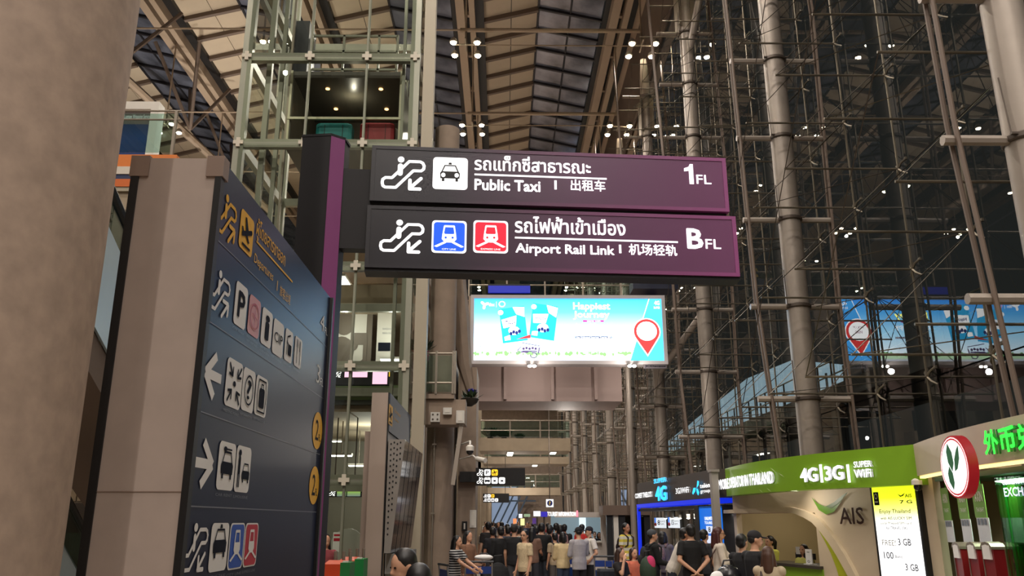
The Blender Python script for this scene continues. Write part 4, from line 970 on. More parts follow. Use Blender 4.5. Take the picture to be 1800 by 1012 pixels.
for i, (x, y, Y) in enumerate(((897, 796, 53), (972, 796, 53), (940, 818, 63), (896, 797, 54.3))):
    q = at(x, y, Y); q.z = (zat(792, 52) if Y < 60 else zat(815, 62))-.065; R = root('strip_lamp', q, ['left short strip lamp under the middle footbridge', 'right short strip lamp under the middle footbridge', 'strip lamp under the far footbridge', 'left strip lamp in the second row under the middle footbridge'][i], 'ceiling lamp')
    MB().box(q.x-.2, q.x+.2, q.y-.6, q.y+.6, q.z, q.z+.06).build('housing', MATS['white_paint'], R); MB().box(q.x-.17, q.x+.17, q.y-.58, q.y+.58, q.z-.03, q.z).build('tube', MATS['tube_white'], R)
# round lift shafts of glass and planters on the bridges
for x, y, Y, zz, s, lab in ((970, 770, 50.2, None, 1, 'glass railing box at the end of the middle footbridge'),):
    pass
for i, (x, Y, s, lab) in enumerate(((862, 53.6, .8, 'dark leafy shrub at the left of the middle footbridge'), (886, 53.6, .7, 'round dark shrub in the middle of the footbridge'), (914, 53.6, .45, 'small dark shrub on the right of the middle footbridge'))):
    z = zat(770, 52); q = at(x, 770, Y); R = root('planter_shrub', (q.x, Y, z), lab, 'plant', 'shrubs on the middle footbridge')
    MB().lathe((q.x, Y, z), [(.2*s, 0), (.26*s, .3*s)], 10).build('pot', MATS['bowl_dark'], R); leaves((q.x, Y, z+.35*s), 260, .42*s, .75*s, i+11).build('foliage', MATS['leaf_dark'], R, kind='stuff')
# far end of the concourse
we = root('wall_end', (0, 120, 0), 'pale blue glowing far end of the concourse with roof truss', None, None, 'structure')
MB().box(-3.5, 2.0, 120, 120.4, 0, 6.5).build('wall_face', M('far_pale', (150, 168, 196), .8, emit=.5), we)  # light of the far hall put into the wall as emission
MB().box(-9, 8.4, 120.4, 120.8, 0, 22).build('upper_wall', MATS['concrete'], we)
for i in range(4): MB().bar((-1.5+i*1.0, 118, 1.5), (1+i*1.0, 118, 6.5), .22).build('truss_bar', M('truss_blue', (70, 88, 108), .5), we)
for i in range(2): MB().bar((-3, 118.2, 4.5+i*1.6), (4.5, 118.2, 4.5+i*1.6), .2).build('truss_bar', MATS['truss_blue'], we)

# ================================================================== billboard
fr = Fr((at(826, 640, BY).x, BY, 0), (1, 0, 0), n=(0, -1, 0))
bb = root('billboard', fr.W(fr.px(998, 640)[0], fr.px(998, 640)[1], 0), 'large bright backlit billboard with blue sky, red map pin and tourist advert', 'billboard')
a0, b0, a1, b1_ = (0, fr.px(998, 640)[1], fr.px(1171, 580)[0], fr.px(998, 519)[1])
MB().rect(fr, a0, b0, a1, b1_, -.5, -.02).build('case', M('bb_case', (196, 190, 192), .5), bb)
e = .12
MB().rect(fr, a0, b0, a1, b0+e, -.02, .05).rect(fr, a0, b1_-e, a1, b1_, -.02, .05).rect(fr, a0, b0+e, a0+e, b1_-e, -.02, .05).rect(fr, a1-e, b0+e, a1, b1_-e, -.02, .05).build('frame', MATS['bb_case'], bb)
ST = 3.2
hb = b1_-b0
sky = ramp_mat('bb_sky', [(0, (150, 158, 170)), (.07, (160, 166, 178)), (.09, (150, 180, 150)), (.15, (170, 205, 160)), (.17, (206, 226, 236)), (.45, (150, 206, 236)), (.75, (70, 158, 220)), (1, (34, 116, 206))], 'Z', 0, hb, emit=ST)
p = Pr(fr, -.01).box(a0+e, b0+e, a1-e, b1_-e); p.rect(0, 0, 1, 1); p.build('poster', sky, bb)
IN = (a0+e, b0+e, a1-e, b1_-e)
def bbm(n, c, s=ST): return M('bb_'+n, c, .6, emit=s)
def bp(d): return Pr(fr, d).box(*IN)
WW = bbm('white', (238, 240, 240)); 
p = bp(-.006); p.poly([(.82, 0), (1, 0), (1, 1), (.935, 1)]); p.build('panel_right', bbm('deep', (52, 146, 214)), bb)
p = bp(-.004); p.stroke([(.82, 0), (.935, 1)], .012); p.build('panel_line', WW, bb)
# map pin
def pin(p, k):
    cx, cy = .915, .47; pts = []
    for t_ in range(25):
        an = math.radians(-35+t_*250/24); pts.append((cx+.068*k*math.cos(an), cy+.2*k*math.sin(an)))
    pts.append((cx, cy-.37*k)); p.poly(pts)
p = bp(-.003); pin(p, 1.08); p.build('map_pin', WW, bb)
p = bp(0); pin(p, 1.0); p.build('map_pin', bbm('red', (206, 44, 44), 2.6), bb)
p = bp(.003); p.disc(.915, .475, .054, .155); p.build('map_pin', WW, bb)
p = bp(.006); p.text('HERE', .897, .44, .935, .49, .0); p.text('PICK UP', .888, .52, .943, .56, .0); p.build('lettering', bbm('wine', (120, 60, 90)), bb)
p = bp(-.003); p.text('Happiest', .528, .79, .725, .94, .018); p.text('Journey', .528, .66, .72, .80, .018); p.build('lettering', bbm('yellow', (236, 228, 96), 5.5), bb)
p = bp(-.003); p.text('dtac Happy', .528, .49, .725, .60, .015); p.build('lettering', WW, bb)
p = bp(-.004); p.rect(.578, .622, .69, .652); p.build('ribbon', bbm('magenta', (180, 40, 150), 1.6), bb)
p = bp(-.003); p.text('starts with', .60, .627, .672, .648, .0); p.build('lettering', WW, bb)
p = bp(-.003); p.rrect(.535, .36, .73, .39, .01); p.build('ribbon', bbm('ink', (60, 60, 110), 1.2), bb)
p = bp(-.001); p.text('Use Unlimited Internet Tourist SIM', .54, .365, .725, .386, .0); p.build('lettering', WW, bb)
# brand marks, top corners
p = bp(-.003)
for an in (20, 140, 260): p.stroke([(.055, .90), (.055+.018*math.cos(math.radians(an)), .90+.055*math.sin(math.radians(an)))], .04)
p.text('dtac', .078, .875, .108, .93, .02); p.rect(.117, .86, .119, .95); p.build('lettering', WW, bb)
p = bp(-.003); p.ring(.148, .91, .018, .3, .05); p.build('emblem', bbm('lilac', (200, 150, 200)), bb)
p = bp(.0); p.text('4G', .962, .9, .99, .97, .03); p.text('SUPER', .958, .84, .992, .875, .0); p.build('lettering', WW, bb)
# two SIM cards
for cx, cy, an, lab in ((.215, .58, 7, 0), (.375, .62, -8, 1)):
    ca, sa = math.cos(math.radians(an)), math.sin(math.radians(an)); asp = (IN[3]-IN[1])/(IN[2]-IN[0])
    Q = lambda x, y: (cx+(x*ca-y*sa)*asp*.9, cy+(x*sa+y*ca))
    p = bp(-.005); p.poly([Q(-.24, -.28), Q(.2, -.28), Q(.2, .28), Q(-.24, .28)]); p.build('sim_card', bbm('card', (24, 150, 200), 3.0), bb)
    p = bp(-.003); p.poly([Q(.0, .28), Q(.2, .26), Q(.19, .1), Q(.05, .16)]); p.poly([Q(-.22, .1), Q(.05, .14), Q(.02, -.02), Q(-.2, -.04)]); p.disc(*Q(-.22, .22), .014, .04); p.disc(*Q(-.02, -.1), .03, .07); p.poly([Q(-.2, -.18), Q(-.1, -.16), Q(-.1, -.24), Q(-.2, -.24)]); p.build('card_print', WW, bb)
    p = bp(-.001)
    for k in range(4): p.disc(*Q(-.08+.05*k, -.14+.02*(k % 2)), .008, .03)
    p.text('Happy', Q(-.16, .03)[0], Q(-.16, .03)[1]-.03, Q(.02, .06)[0], Q(.0, .06)[1]+.03, .02); p.build('card_print', bbm('navy', (34, 50, 130), 1.2), bb)
p = bp(.0); p.poly([(.225, .34), (.3, .42), (.3, .36)]); p.build('card_print', bbm('red2', (210, 60, 60), 1.6), bb)
# tuk-tuk, street lamp, trees
tk = bbm('sketch', (90, 74, 120), 1.3)
p = bp(-.002); p.stroke([(.255, .285), (.345, .235)], .012); p.stroke([(.23, .12), (.235, .18), (.25, .22)], .012); p.ring(.232, .145, .012, .25, .032); p.ring(.315, .085, .02, .3, .045); p.stroke([(.25, .14), (.34, .12), (.345, .2)], .02); p.rect(.255, .14, .335, .16); p.stroke([(.04, .09), (.04, .22), (.03, .235)], .008)
for k in range(5): p.disc(.262+.016*k, .19+.01*(k % 2), .007, .022)
p.build('tuk_tuk_sketch', tk, bb)
rr = random.Random(5); p = bp(-.003)
for k in range(70):
    x = rr.uniform(.0, .82); p.disc(x, .1+rr.uniform(0, .03), rr.uniform(.004, .012), rr.uniform(.012, .035), 7)
p.build('tree_line', bbm('green', (110, 170, 96), 2.4), bb)
for x in (935, 1110):
    for dx in (-4, 4):
        q = at(x+dx, 643, BY-.15); h_ = MB().box(q.x-.05, q.x+.05, q.y-.1, q.y+.1, q.z-.03, q.z+.03).build('spotlight', MATS['steel_light'], bb); MB().ell(q-Vector((0, .1, .02)), .07, .05, .05, 8, 6).build('lens', M('small_lens', (255, 250, 240), .4, emit=14), h_)
a = pxbox(fr, 1132, 640.5, 1172, 647); MB().rect(fr, *a, -.1, -.0).build('name_plate', M('plate', (110, 104, 110), .5), bb)
p = Pr(fr, .006).box(*a); p.text('JCDecaux', .04, .15, .96, .85, .03); p.build('lettering', NAV, bb)
sky.cycles.emission_sampling = 'FRONT'   # the lit poster itself lights its surroundings
# things on the deck above the billboard
for i, (x, y, c) in enumerate(((895, 508, (40, 60, 230)),)):
    q0_, q1_ = at(858, 514, 31), at(932, 502, 31); R = root('neon_sign', (q0_.x, 31, q0_.z), 'blue glowing band above the billboard', 'sign'); MB().box(q0_.x, q1_.x, 31, 31.1, q0_.z, q1_.z).build('tube', M('neon_blue', c, .4, emit=.3), R); MB().box(q0_.x, q1_.x, 31.1, 31.2, q0_.z-.1, q1_.z+.1).build('backing', MATS['black'], R)
    for xx in (q0_.x+.1, q1_.x-.1): MB().box(xx-.03, xx+.03, 31.2, 33.6, q1_.z, q1_.z+.06).build('bracket', MATS['steel_dark'], R)
for x in (935, 1110): light('POINT', 'billboard_spot_light', at(x, 652, BY-.5), 45, (1, .9, .8), .1)
q = at(1150, 500, 31.5); R = root('boom_lift', (q.x, 33, zat(520, 33.5)), 'dark blue boom lift cage with striped arms above the billboard', 'machine')
MB().box(q.x-.9, q.x+.9, 31.2, 32.2, q.z-.25, q.z+.15).build('cage', M('lift_blue', (34, 40, 62), .4), R)
for s_ in (-1, 1):
    for k in range(5): MB().bar((q.x+s_*(.85+.0*k), 31.4, q.z+.15+k*.12), (q.x+s_*(.85+.06), 31.4, q.z+.27+k*.12), .12).build('arm_segment', M('lift_yellow', (190, 160, 40), .5) if k % 2 else MATS['black'], R)
MB().box(q.x-.2, q.x+.2, 32.2, 34, q.z-.6, q.z-.1).build('mount', MATS['black'], R)

# ================================================================== hanging wayfinding signs
def hang(x0, yt, x1, yb, Y, rows, lab):
    f = Fr((at(x0, yb, Y).x, Y, 0), (1, 0, 0), n=(0, -1, 0)); a = pxbox(f, x0, yt, x1, yb)
    R = root('hanging_sign', f.W(a[0], a[1]), lab, 'sign'); MB().rect(f, *a, -.2, 0).build('case', MATS['black'], R)
    if Y < 30: MB().rect(f, a[0]-.45, a[1]+.1, a[0], a[3]-.1, -.3, -.05).build('arm', MATS['black'], R)
    for k in () if Y < 30 else (.15, .85): MB().tube(f.W(a[0]+(a[2]-a[0])*k, a[3], -.1), f.W(a[0]+(a[2]-a[0])*k, 5.75 if Y < 40 else 6.0, -.1), .02, n=6).build('hanger', MATS['steel_dark'], R)
    W_, H_ = a[2]-a[0], a[3]-a[1]
    for r, row in enumerate(rows):
        for c, ic in enumerate(row):
            s_ = H_*.36; x = a[0]+H_*.08+c*s_*1.18; y = a[1]+H_*(.55 if r == 0 else .1)
            p = Pr(f, .006).box(x, y, x+s_, y+s_)
            if ic == 'e': i_escalator(p); p.build('pictogram', LIT, R)
            else:
                p.rrect(0, 0, 1, 1, .2); p.build('pictogram', MATS['lit_yellow'] if ic == 'y' else LIT, R)
                p = Pr(f, .012).box(x, y, x+s_, y+s_); (i_plane if ic == 'y' else (lambda q: i_car(q, 0, 0, 1)) if ic == 'c' else (lambda q: q.text('P', .25, .2, .75, .8, .03)) if ic == 'P' else i_train)(p); p.build('pictogram', NAV, R)
hang(836, 822, 923, 853, 23.7, ('ePy', 'ectt'), 'black hanging wayfinding sign with two rows of pictograms')
hang(849, 867, 895, 883, 53.0, ('ePy', 'ecct'), 'smaller black hanging sign further down the concourse')
f = Fr((at(960, 891, 34).x, 34, 0), (1, 0, 0), n=(0, -1, 0)); a = pxbox(f, 960, 877, 973, 891); R = root('question_sign', f.W(a[0], a[1]), 'small white square sign with blue question mark disc', 'sign')
MB().rect(f, *a, -.1, 0).build('case', M('q_white', (240, 240, 240), .5, emit=.8), R); p = Pr(f, .006).box(*a); p.disc(.5, .5, .36); p.build('disc', M('q_blue', (24, 40, 130), .5), R); p = Pr(f, .012).box(*a); p.text('?', .36, .25, .64, .75, .06); p.build('lettering', M('q_gold', (230, 200, 90), .5), R)
MB().tube(f.W((a[0]+a[2])/2, a[3], -.05), f.W((a[0]+a[2])/2, 9.75, -.05), .02, n=6).build('hanger', MATS['steel_dark'], R)
for q in ((1, 46, 4.6), (1, 58, 4.6), (1.5, 70, 4.2), (1, 90, 5), (2.5, 33, 5), (0, 100, 5)): light('POINT', 'concourse_fill', q, 160, WARM, .06)  # added fill lights without fixtures, brightening the space under the footbridges
# ================================================================== curved fascia frames
class CFr(Fr):
    def __init__(s, A, B, bulge):
        Fr.__init__(s, (A[0], A[1], 0), (B[0]-A[0], B[1]-A[1], 0)); s.L = math.hypot(B[0]-A[0], B[1]-A[1]); s.bulge = bulge
    def W(s, a, b, d=0.): return s.o+s.u*a+s.v*b+s.n*(d+s.bulge(a/s.L))
    def px(s, x, y):
        bu = 0
        for _ in range(24):
            d = ray(x, y); o = s.o+s.n*bu; t = (o-CAM).dot(s.n)/d.dot(s.n); p = CAM+d*t-s.o; a = p.dot(s.u); bu += .5*(s.bulge(min(max(a/s.L, -.1), 1.2))-bu)
        return a, p.dot(s.v)
    def band(s, a0, a1, z0, z1, d0, d1, n=18):
        m = MB(); R = []
        for i in range(n+1):
            a = a0+(a1-a0)*i/n; R.append([s.W(a, z0, d0), s.W(a, z0, d1), s.W(a, z1, d1), s.W(a, z1, d0)])
        return m.rings(R)
def pxpoly(fr, pts): return [fr.px(x, y) for x, y in pts]

# ================================================================== green phone kiosk
WA, WB = (4.76, 17.55), (6.02, 11.75)
fw = thru(WA, WB); LW = math.hypot(WB[0]-WA[0], WB[1]-WA[1])
fc = CFr(WA, WB, lambda t: .12+.5*math.sin(math.pi*min(max(t, 0), 1)))
ks = root('phone_kiosk', (5.6, 15, 0), 'cream phone shop kiosk with curved green fascia and arched counter window', 'kiosk')
CRM = M('kiosk_cream', (216, 198, 172), .5); GRN = M('kiosk_green', (132, 178, 44), .35); LIME = M('kiosk_lime', (176, 184, 36), .4)
M('kiosk_in', (190, 172, 134), .6)
zf0, zf1 = 2.31, 2.87
fas = fc.band(-.0, fc.px(1617, 850)[0], zf0, zf1, -.3, 0).build('fascia', GRN, ks, smooth=True)
uo0, zo1 = fw.px(1294, 903); uo1, _ = fw.px(1437, 950)
MB().rect(fw, 0, zo1, LW, zf0+.3, -.12, 0).build('lintel', CRM, ks)
MB().rect(fw, 0, 0, uo0, zo1, -.12, 0).build('jamb', CRM, ks)
MB().rect(fw, uo1, 0, LW, zo1, -.12, 0).build('front_panel', CRM, ks)
us = fw.px(1529, 860)[0]; MB().rect(fw, us, 0, us+.012, zf0, 0, .002).build('joint', MATS['rib_brown'], ks)
# interior: back wall, side walls, ceiling, counter
MB().rect(fw, .05, 0, LW-.05, 2.7, -2.0, -1.9).build('back_wall', MATS['kiosk_in'], ks)
MB().rect(fw, .0, 0, .08, 2.6, -1.9, -.12).build('side_wall', MATS['kiosk_in'], ks); MB().rect(fw, uo1+.5, 0, uo1+.58, 2.6, -1.9, -.12).build('side_wall', MATS['kiosk_in'], ks)
MB().rect(fw, .0, 2.45, LW, 2.55, -2.0, -.12).build('kiosk_ceiling', MATS['kiosk_in'], ks)
zc_ = fw.px(1400, 996)[1]
MB().rect(fw, uo0+.9, 0, uo1+.1, zc_, -.5, .02).build('counter', GRN, ks); MB().rect(fw, uo0+.9, zc_, uo1+.1, zc_+.05, -.55, .08).build('counter_top', M('counter_dark', (60, 56, 50), .4), ks)
# white rim and lime swoosh, proud of the wall
def swoosh(name, out, inn, d, mat):
    o = pxpoly(fw, out); i = pxpoly(fw, inn); m = MB()
    n = len(o); R = [[fw.W(*o[k], 0), fw.W(*o[k], d), fw.W(*i[k], d), fw.W(*i[k], 0)] for k in range(n)]
    m.rings(R).build(name, mat, ks, smooth=True)
swoosh('arch_rim', [(1277, 896), (1340, 893), (1394, 891), (1412, 895), (1430, 902), (1445, 912), (1460, 930), (1475, 950), (1489, 972), (1502, 995), (1515, 1020)],
       [(1277, 902), (1340, 901), (1390, 900), (1404, 903), (1418, 909), (1433, 918), (1447, 933), (1462, 953), (1476, 975), (1489, 998), (1502, 1022)], .07, M('rim_white', (222, 204, 176), .5))
swoosh('lime_swoosh', [(1437, 917), (1447, 933), (1462, 953), (1476, 975), (1489, 998), (1502, 1022)], [(1437, 919), (1441, 930), (1452, 950), (1463, 972), (1473, 998), (1480, 1022)], .03, LIME)
# leaf mark and letters
p = Pr(fw, .03); p.poly(pxpoly(fw, [(1429, 873), (1439, 884), (1453, 890), (1470, 882), (1483, 871), (1493, 865), (1484, 877), (1477, 888), (1468, 900), (1455, 904), (1442, 896)])); p.build('leaf_mark', M('leaf_green', (100, 150, 34), .35), ks)
p = Pr(fw, .036); p.poly(pxpoly(fw, [(1455, 890), (1470, 882), (1483, 871), (1493, 865), (1484, 877), (1476, 885), (1464, 893)])); p.build('leaf_mark', M('leaf_green2', (66, 104, 30), .35), ks)
p = Pr(fw, .03); a = pxbox(fw, 1478, 892, 1521, 921); p.text('AIS', a[0], a[1], a[2], a[3], .012); o = p.build('lettering', M('letter_brown', (58, 30, 20), .6, spec=.1), ks)
# fascia letters: lit faces on small returns
LW1 = M('letters_lit', (255, 255, 255), .4, emit=1.25); LRET = M('letters_return', (196, 196, 200), .4)
def fl(fr_, s, x0, yt, x1, yb, bold=.03, mat=None, d=.05, parent=None):
    a0, b0 = fr_.px(x0, yb); a0b, b1 = fr_.px(x0, yt); a1, _ = fr_.px(x1, (yt+yb)/2)
    for dd, m_ in ((d*.35, LRET), (d, mat or LW1)):
        p = Pr(fr_, dd); p.text(s, a0, b0, a1, b1, bold); p.build('lettering', m_, parent or ks)
fl(fc, '4G', 1412, 823, 1441, 848); fl(fc, '3G', 1455, 819, 1487, 845); fl(fc, 'SUPER', 1506, 811, 1537, 822, .02); fl(fc, 'WiFi', 1507, 825, 1537, 840, .03)
for x in (1446, 1494): p = Pr(fc, .05); a = pxbox(fc, x, 816, x+5, 848); p.rect(*a); p.build('lettering', LW1, ks)
fl(fc, '1 MOBILE OPERATOR IN THAILAND', 1262, 843, 1364, 861, .035)
p = Pr(fc, .01)
for x, y in ((1340, 829), (1358, 824), (1338, 862), (1352, 860), (1284, 838), (1374, 834)):
    a, b = fc.px(x, y); p.poly([(a-.08, b+.03), (a+.02, b+.0), (a+.1, b-.05), (a, b-.01)])
p.build('leaf_mark', M('pale_leaf', (206, 226, 160), .5), ks)
# tall lit screen
scn = root('tall_display', fw.W(fw.px(1590, 950)[0], 0, .1), 'tall lit yellow and white prepaid SIM display beside the kiosk', 'screen')
s0 = fw.px(1549, 930)[0]; s1 = fw.px(1626, 930)[0]; zt_ = fw.px(1575, 851)[1]
MB().rect(fw, s0-.05, 0, s1+.05, zt_+.05, .0, .08).build('case', MATS['black'], scn)
p = Pr(fw, .085); p.rect(s0, .15, s1, zt_); p.build('screen', ramp_mat('sim_screen', [(0, (250, 250, 252)), (.55, (250, 250, 252)), (.72, (240, 244, 120)), (.85, (212, 222, 30)), (1, (200, 214, 24))], 'Z', 1.05, zt_, emit=1.1), scn)
def st(s, x0, yt, x1, yb, m_, b=.008): p = Pr(fw, .09); p.T = (0, 0, 1, 1); a = pxbox(fw, x0, yt, x1, yb); p.text(s, *a, b); p.build('lettering', m_, scn)
SG = M('screen_grey', (70, 68, 60), .6, spec=.1); SK = M('screen_ink', (30, 30, 34), .6, spec=.1)
st('Enjoy Thailand', 1555, 895, 1610, 904, SG); st('with AIS LUCKY SIM', 1557, 908, 1612, 913, SG); st('Local Prepaid SIM card', 1557, 917, 1612, 922, SG); st('for TRAVELLERS', 1567, 925, 1605, 930, SG)
st('FREE!', 1560, 948, 1584, 958, M('screen_pale', (196, 196, 186), .5)); st('3 GB', 1588, 946, 1611, 958, SK, .01); st('100', 1563, 969, 1580, 981, SK, .01); st('Baht', 1583, 975, 1596, 980, SG); st('3 GB', 1601, 990, 1624, 1002, SK, .01)
st('AIS', 1600, 868, 1612, 874, SK, .01); st('7 G', 1591, 879, 1613, 885, SK, .02)
p = Pr(fw, .09); a = pxbox(fw, 1545, 865, 1554, 888); p.rect(*a); p.build('badge', NAV, scn); p = Pr(fw, .093); p.box(*a); p.ring(.5, .68, .3, .3, .22); p.rect(.2, .2, .8, .3); p.build('badge', WHI, scn)
p = Pr(fw, .09); p.poly(pxpoly(fw, [(1587, 868), (1593, 871), (1600, 866), (1597, 871), (1592, 873)])); p.build('badge', SK, scn)
q = fw.W(*fw.px(1626, 852), .12); R = root('dome_camera', q, 'small white dome camera above the right corner of the SIM display', 'camera'); MB().ell(q-Vector((0, 0, .03)), .06, .06, .06, 10, 7).build('dome', MATS['dome_dark'], R, smooth=True); MB().lathe(q, [(.08, 0), (.08, .06), (.04, .09)], 12).build('housing', MATS['white_paint'], R, smooth=True)
MB().bar(q+Vector((0, 0, .04)), fw.W(fw.px(1626, 852)[0], q.z+.04, -.02), .03).build('bracket', MATS['white_paint'], R)
# counter things
def counter_item(name, px, py0, py1, w, d, mat, lab, cat, screen=None):
    a0 = fw.px(px, py0); R = root(name, fw.W(a0[0], zc_+.05, d), lab, cat)
    if name == 'monitor':
        MB().rect(fw, a0[0]-w/2, zc_+.12, a0[0]+w/2, a0[1], d-.03, d).build('panel', mat, R); MB().rect(fw, a0[0]-.03, zc_+.05, a0[0]+.03, zc_+.14, d-.05, d-.02).build('stand', mat, R)
        p = Pr(fw, d+.003); p.rect(a0[0]-w/2+.03, zc_+.2, a0[0]-w/2+.18, zc_+.33); p.build('sticker', WHI, R)
    else:
        MB().rect(fw, a0[0]-w/2, zc_+.05, a0[0]+w/2, a0[1], d-.02, d).build('board', mat, R); MB().rect(fw, a0[0]-w/2, zc_+.05, a0[0]+w/2, zc_+.065, d-.1, d+.05).build('foot', mat, R)
        p = Pr(fw, d+.003).box(a0[0]-w/2, zc_+.05, a0[0]+w/2, a0[1]); p.ring(.5, .2, .2, .3, .08); p.rect(.3, .8, .75, .83); p.build('print', SK, R)
counter_item('monitor', 1388, 972, 0, .62, -.3, MATS['black'], 'black monitor back on the kiosk counter', 'monitor')
counter_item('menu_stand', 1411, 965, 0, .19, -.1, WHI, 'narrow white leaflet stand on the green counter', 'stand')
counter_item('menu_stand', 1433, 958, 0, .26, -.5, WHI, 'white card stand at the right end of the counter', 'stand')
q = fw.W(fw.px(1377, 901)[0], 2.28, -.6); R = root('ceiling_unit', q, 'small white air unit under the kiosk ceiling', 'device'); MB().ob(q+Vector((0, 0, .02)), (.09, 0, 0), (0, .09, 0), (0, 0, .05)).build('body', MATS['white_paint'], R); MB().ob(q+Vector((0, 0, .12)), (.02, 0, 0), (0, .02, 0), (0, 0, .06)).build('stem', MATS['white_paint'], R)
light('AREA', 'kiosk_light', fw.W(uo0+1.3, 2.4, -1.0), 9, (1, .9, .72), 1.2, fw.W(uo0+1.3, 0, -1.0))
light('AREA', 'kiosk_front_light', fw.W(LW*.5, 2.2, .5), 3.5, (1, .9, .75), .4, fw.W(LW*.6, 1.2, .0))

# ================================================================== currency exchange kiosk
KA, KB = (5.9, 12.0), (5.3, 7.4)
fk = CFr(KA, KB, lambda t: .18*math.sin(math.pi*min(max(t, 0), 1)))
LK = fk.L
ke = root('exchange_kiosk', (6.2, 10, 0), 'currency exchange kiosk with beige curved fascia and green interior', 'kiosk')
kz0, kz1 = 2.43, 2.87
fk.band(0, LK, kz0, kz1, -.3, 0, 22).build('fascia', M('fascia_beige', (196, 178, 156), .4, var=.03), ke, smooth=True)
fk.band(.05, LK, kz0-.035, kz0-.005, -.1, -.03, 22).build('light_strip', M('strip_warm', (255, 226, 150), .4, emit=1.4), ke, smooth=True)
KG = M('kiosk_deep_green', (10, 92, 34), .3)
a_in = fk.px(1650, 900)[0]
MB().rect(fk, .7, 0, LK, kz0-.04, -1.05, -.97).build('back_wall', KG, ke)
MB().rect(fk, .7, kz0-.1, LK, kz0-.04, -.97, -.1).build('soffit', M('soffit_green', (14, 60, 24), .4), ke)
MB().rect(fk, .7, 0, LK, 1.0, -.8, -.35).build('counter', KG, ke)
MB().rect(fk, a_in+.95, 1.0, LK, kz0-.1, -.42, -.40).build('glass_screen', glass_mat('green_glass', (.45, .8, .5), .8, .04), ke)
a0, b0 = fk.px(1746, 800); _, b1 = fk.px(1746, 756); a1, _ = fk.px(1800, 770)
wch = (a1-a0)/1.95
for i, ch in enumerate('外币兑换'):
    for dd, m_ in ((.02, M('letters_green_dark', (14, 110, 20), .4)), (.05, MATS['letters_green_dark']), (.08, M('letters_green', (40, 255, 60), .4, emit=1.5))):
        p = Pr(fk, dd); p.text(ch, a0+i*wch, b0, a0+i*wch+wch*.92, b1, .03); p.build('lettering', m_, ke)
fq = CFr(KA, KB, lambda t: fk.bulge(t)-.36); p = Pr(fk, -.36); p.T = (0, 0, 1, 1); a0, b0 = fq.px(1766, 873); _, b1 = fq.px(1766, 857); wx = (fq.px(1800, 865)[0]-a0)*2; p.text('EXCHANGE', a0, b0, a0+wx, b1, .02); _, b2 = fq.px(1766, 852); _, b3 = fq.px(1766, 845); p.text('CURRENCY', a0, b2, a0+wx*.5, b3, .0); p.build('lettering', M('letters_lilac', (200, 196, 236), .4, emit=1.0), ke)
light('AREA', 'exchange_light', fk.W(LK*.5, kz0-.12, -.6), 45, (.8, 1, .75), .7, fk.W(LK*.5, 0, -1.0))
# round bank sign
q = at(1686, 820, 9.2); rs = root('round_sign', q-Vector((0, 0, .36)), 'round red-rimmed white sign with green leaf emblem beside the exchange kiosk', 'sign')
nrm = Vector((-.99, .07, .0)).normalized(); su = Vector((-nrm.y, nrm.x, 0)); su = su if su.x > 0 else -su
fd = Fr(q, su, (0, 0, 1), nrm)
MB().lathe(q, [(.34, -.05), (.34, .05)], 40, nrm).build('rim', M('rim_red', (196, 26, 40), .35, emit=.25), rs, smooth=True)
p = Pr(fd, .052); p.disc(0, 0, .33, .33, 40); p.build('ring', M('ring_red', (214, 32, 44), .4, emit=.55), rs)
p = Pr(fd, .054); p.ring(0, 0, .32, .03); p.build('ring', LIT, rs)
p = Pr(fd, .056); p.disc(0, 0, .29, .29, 40); p.build('disc', M('disc_white', (255, 255, 255), .4, emit=1.1), rs)
p = Pr(fd, .06); p.T = (-.33, -.33, .66, .66); p.poly([(.24, .84), (.26, .62), (.36, .46), (.47, .42), (.44, .62), (.34, .76)]); p.poly([(.62, .9), (.5, .74), (.48, .56), (.56, .42), (.68, .58), (.7, .76)]); p.poly([(.66, .52), (.56, .4), (.54, .24), (.6, .12), (.72, .26), (.74, .4)]); p.build('leaf_emblem', M('emblem_green', (20, 110, 60), .4, emit=.3), rs)
MB().bar(q-nrm*.1+su*.1, fk.W(fk.px(1690, 830)[0], q.z, -.02), .05).build('bracket', MATS['steel_dark'], rs)
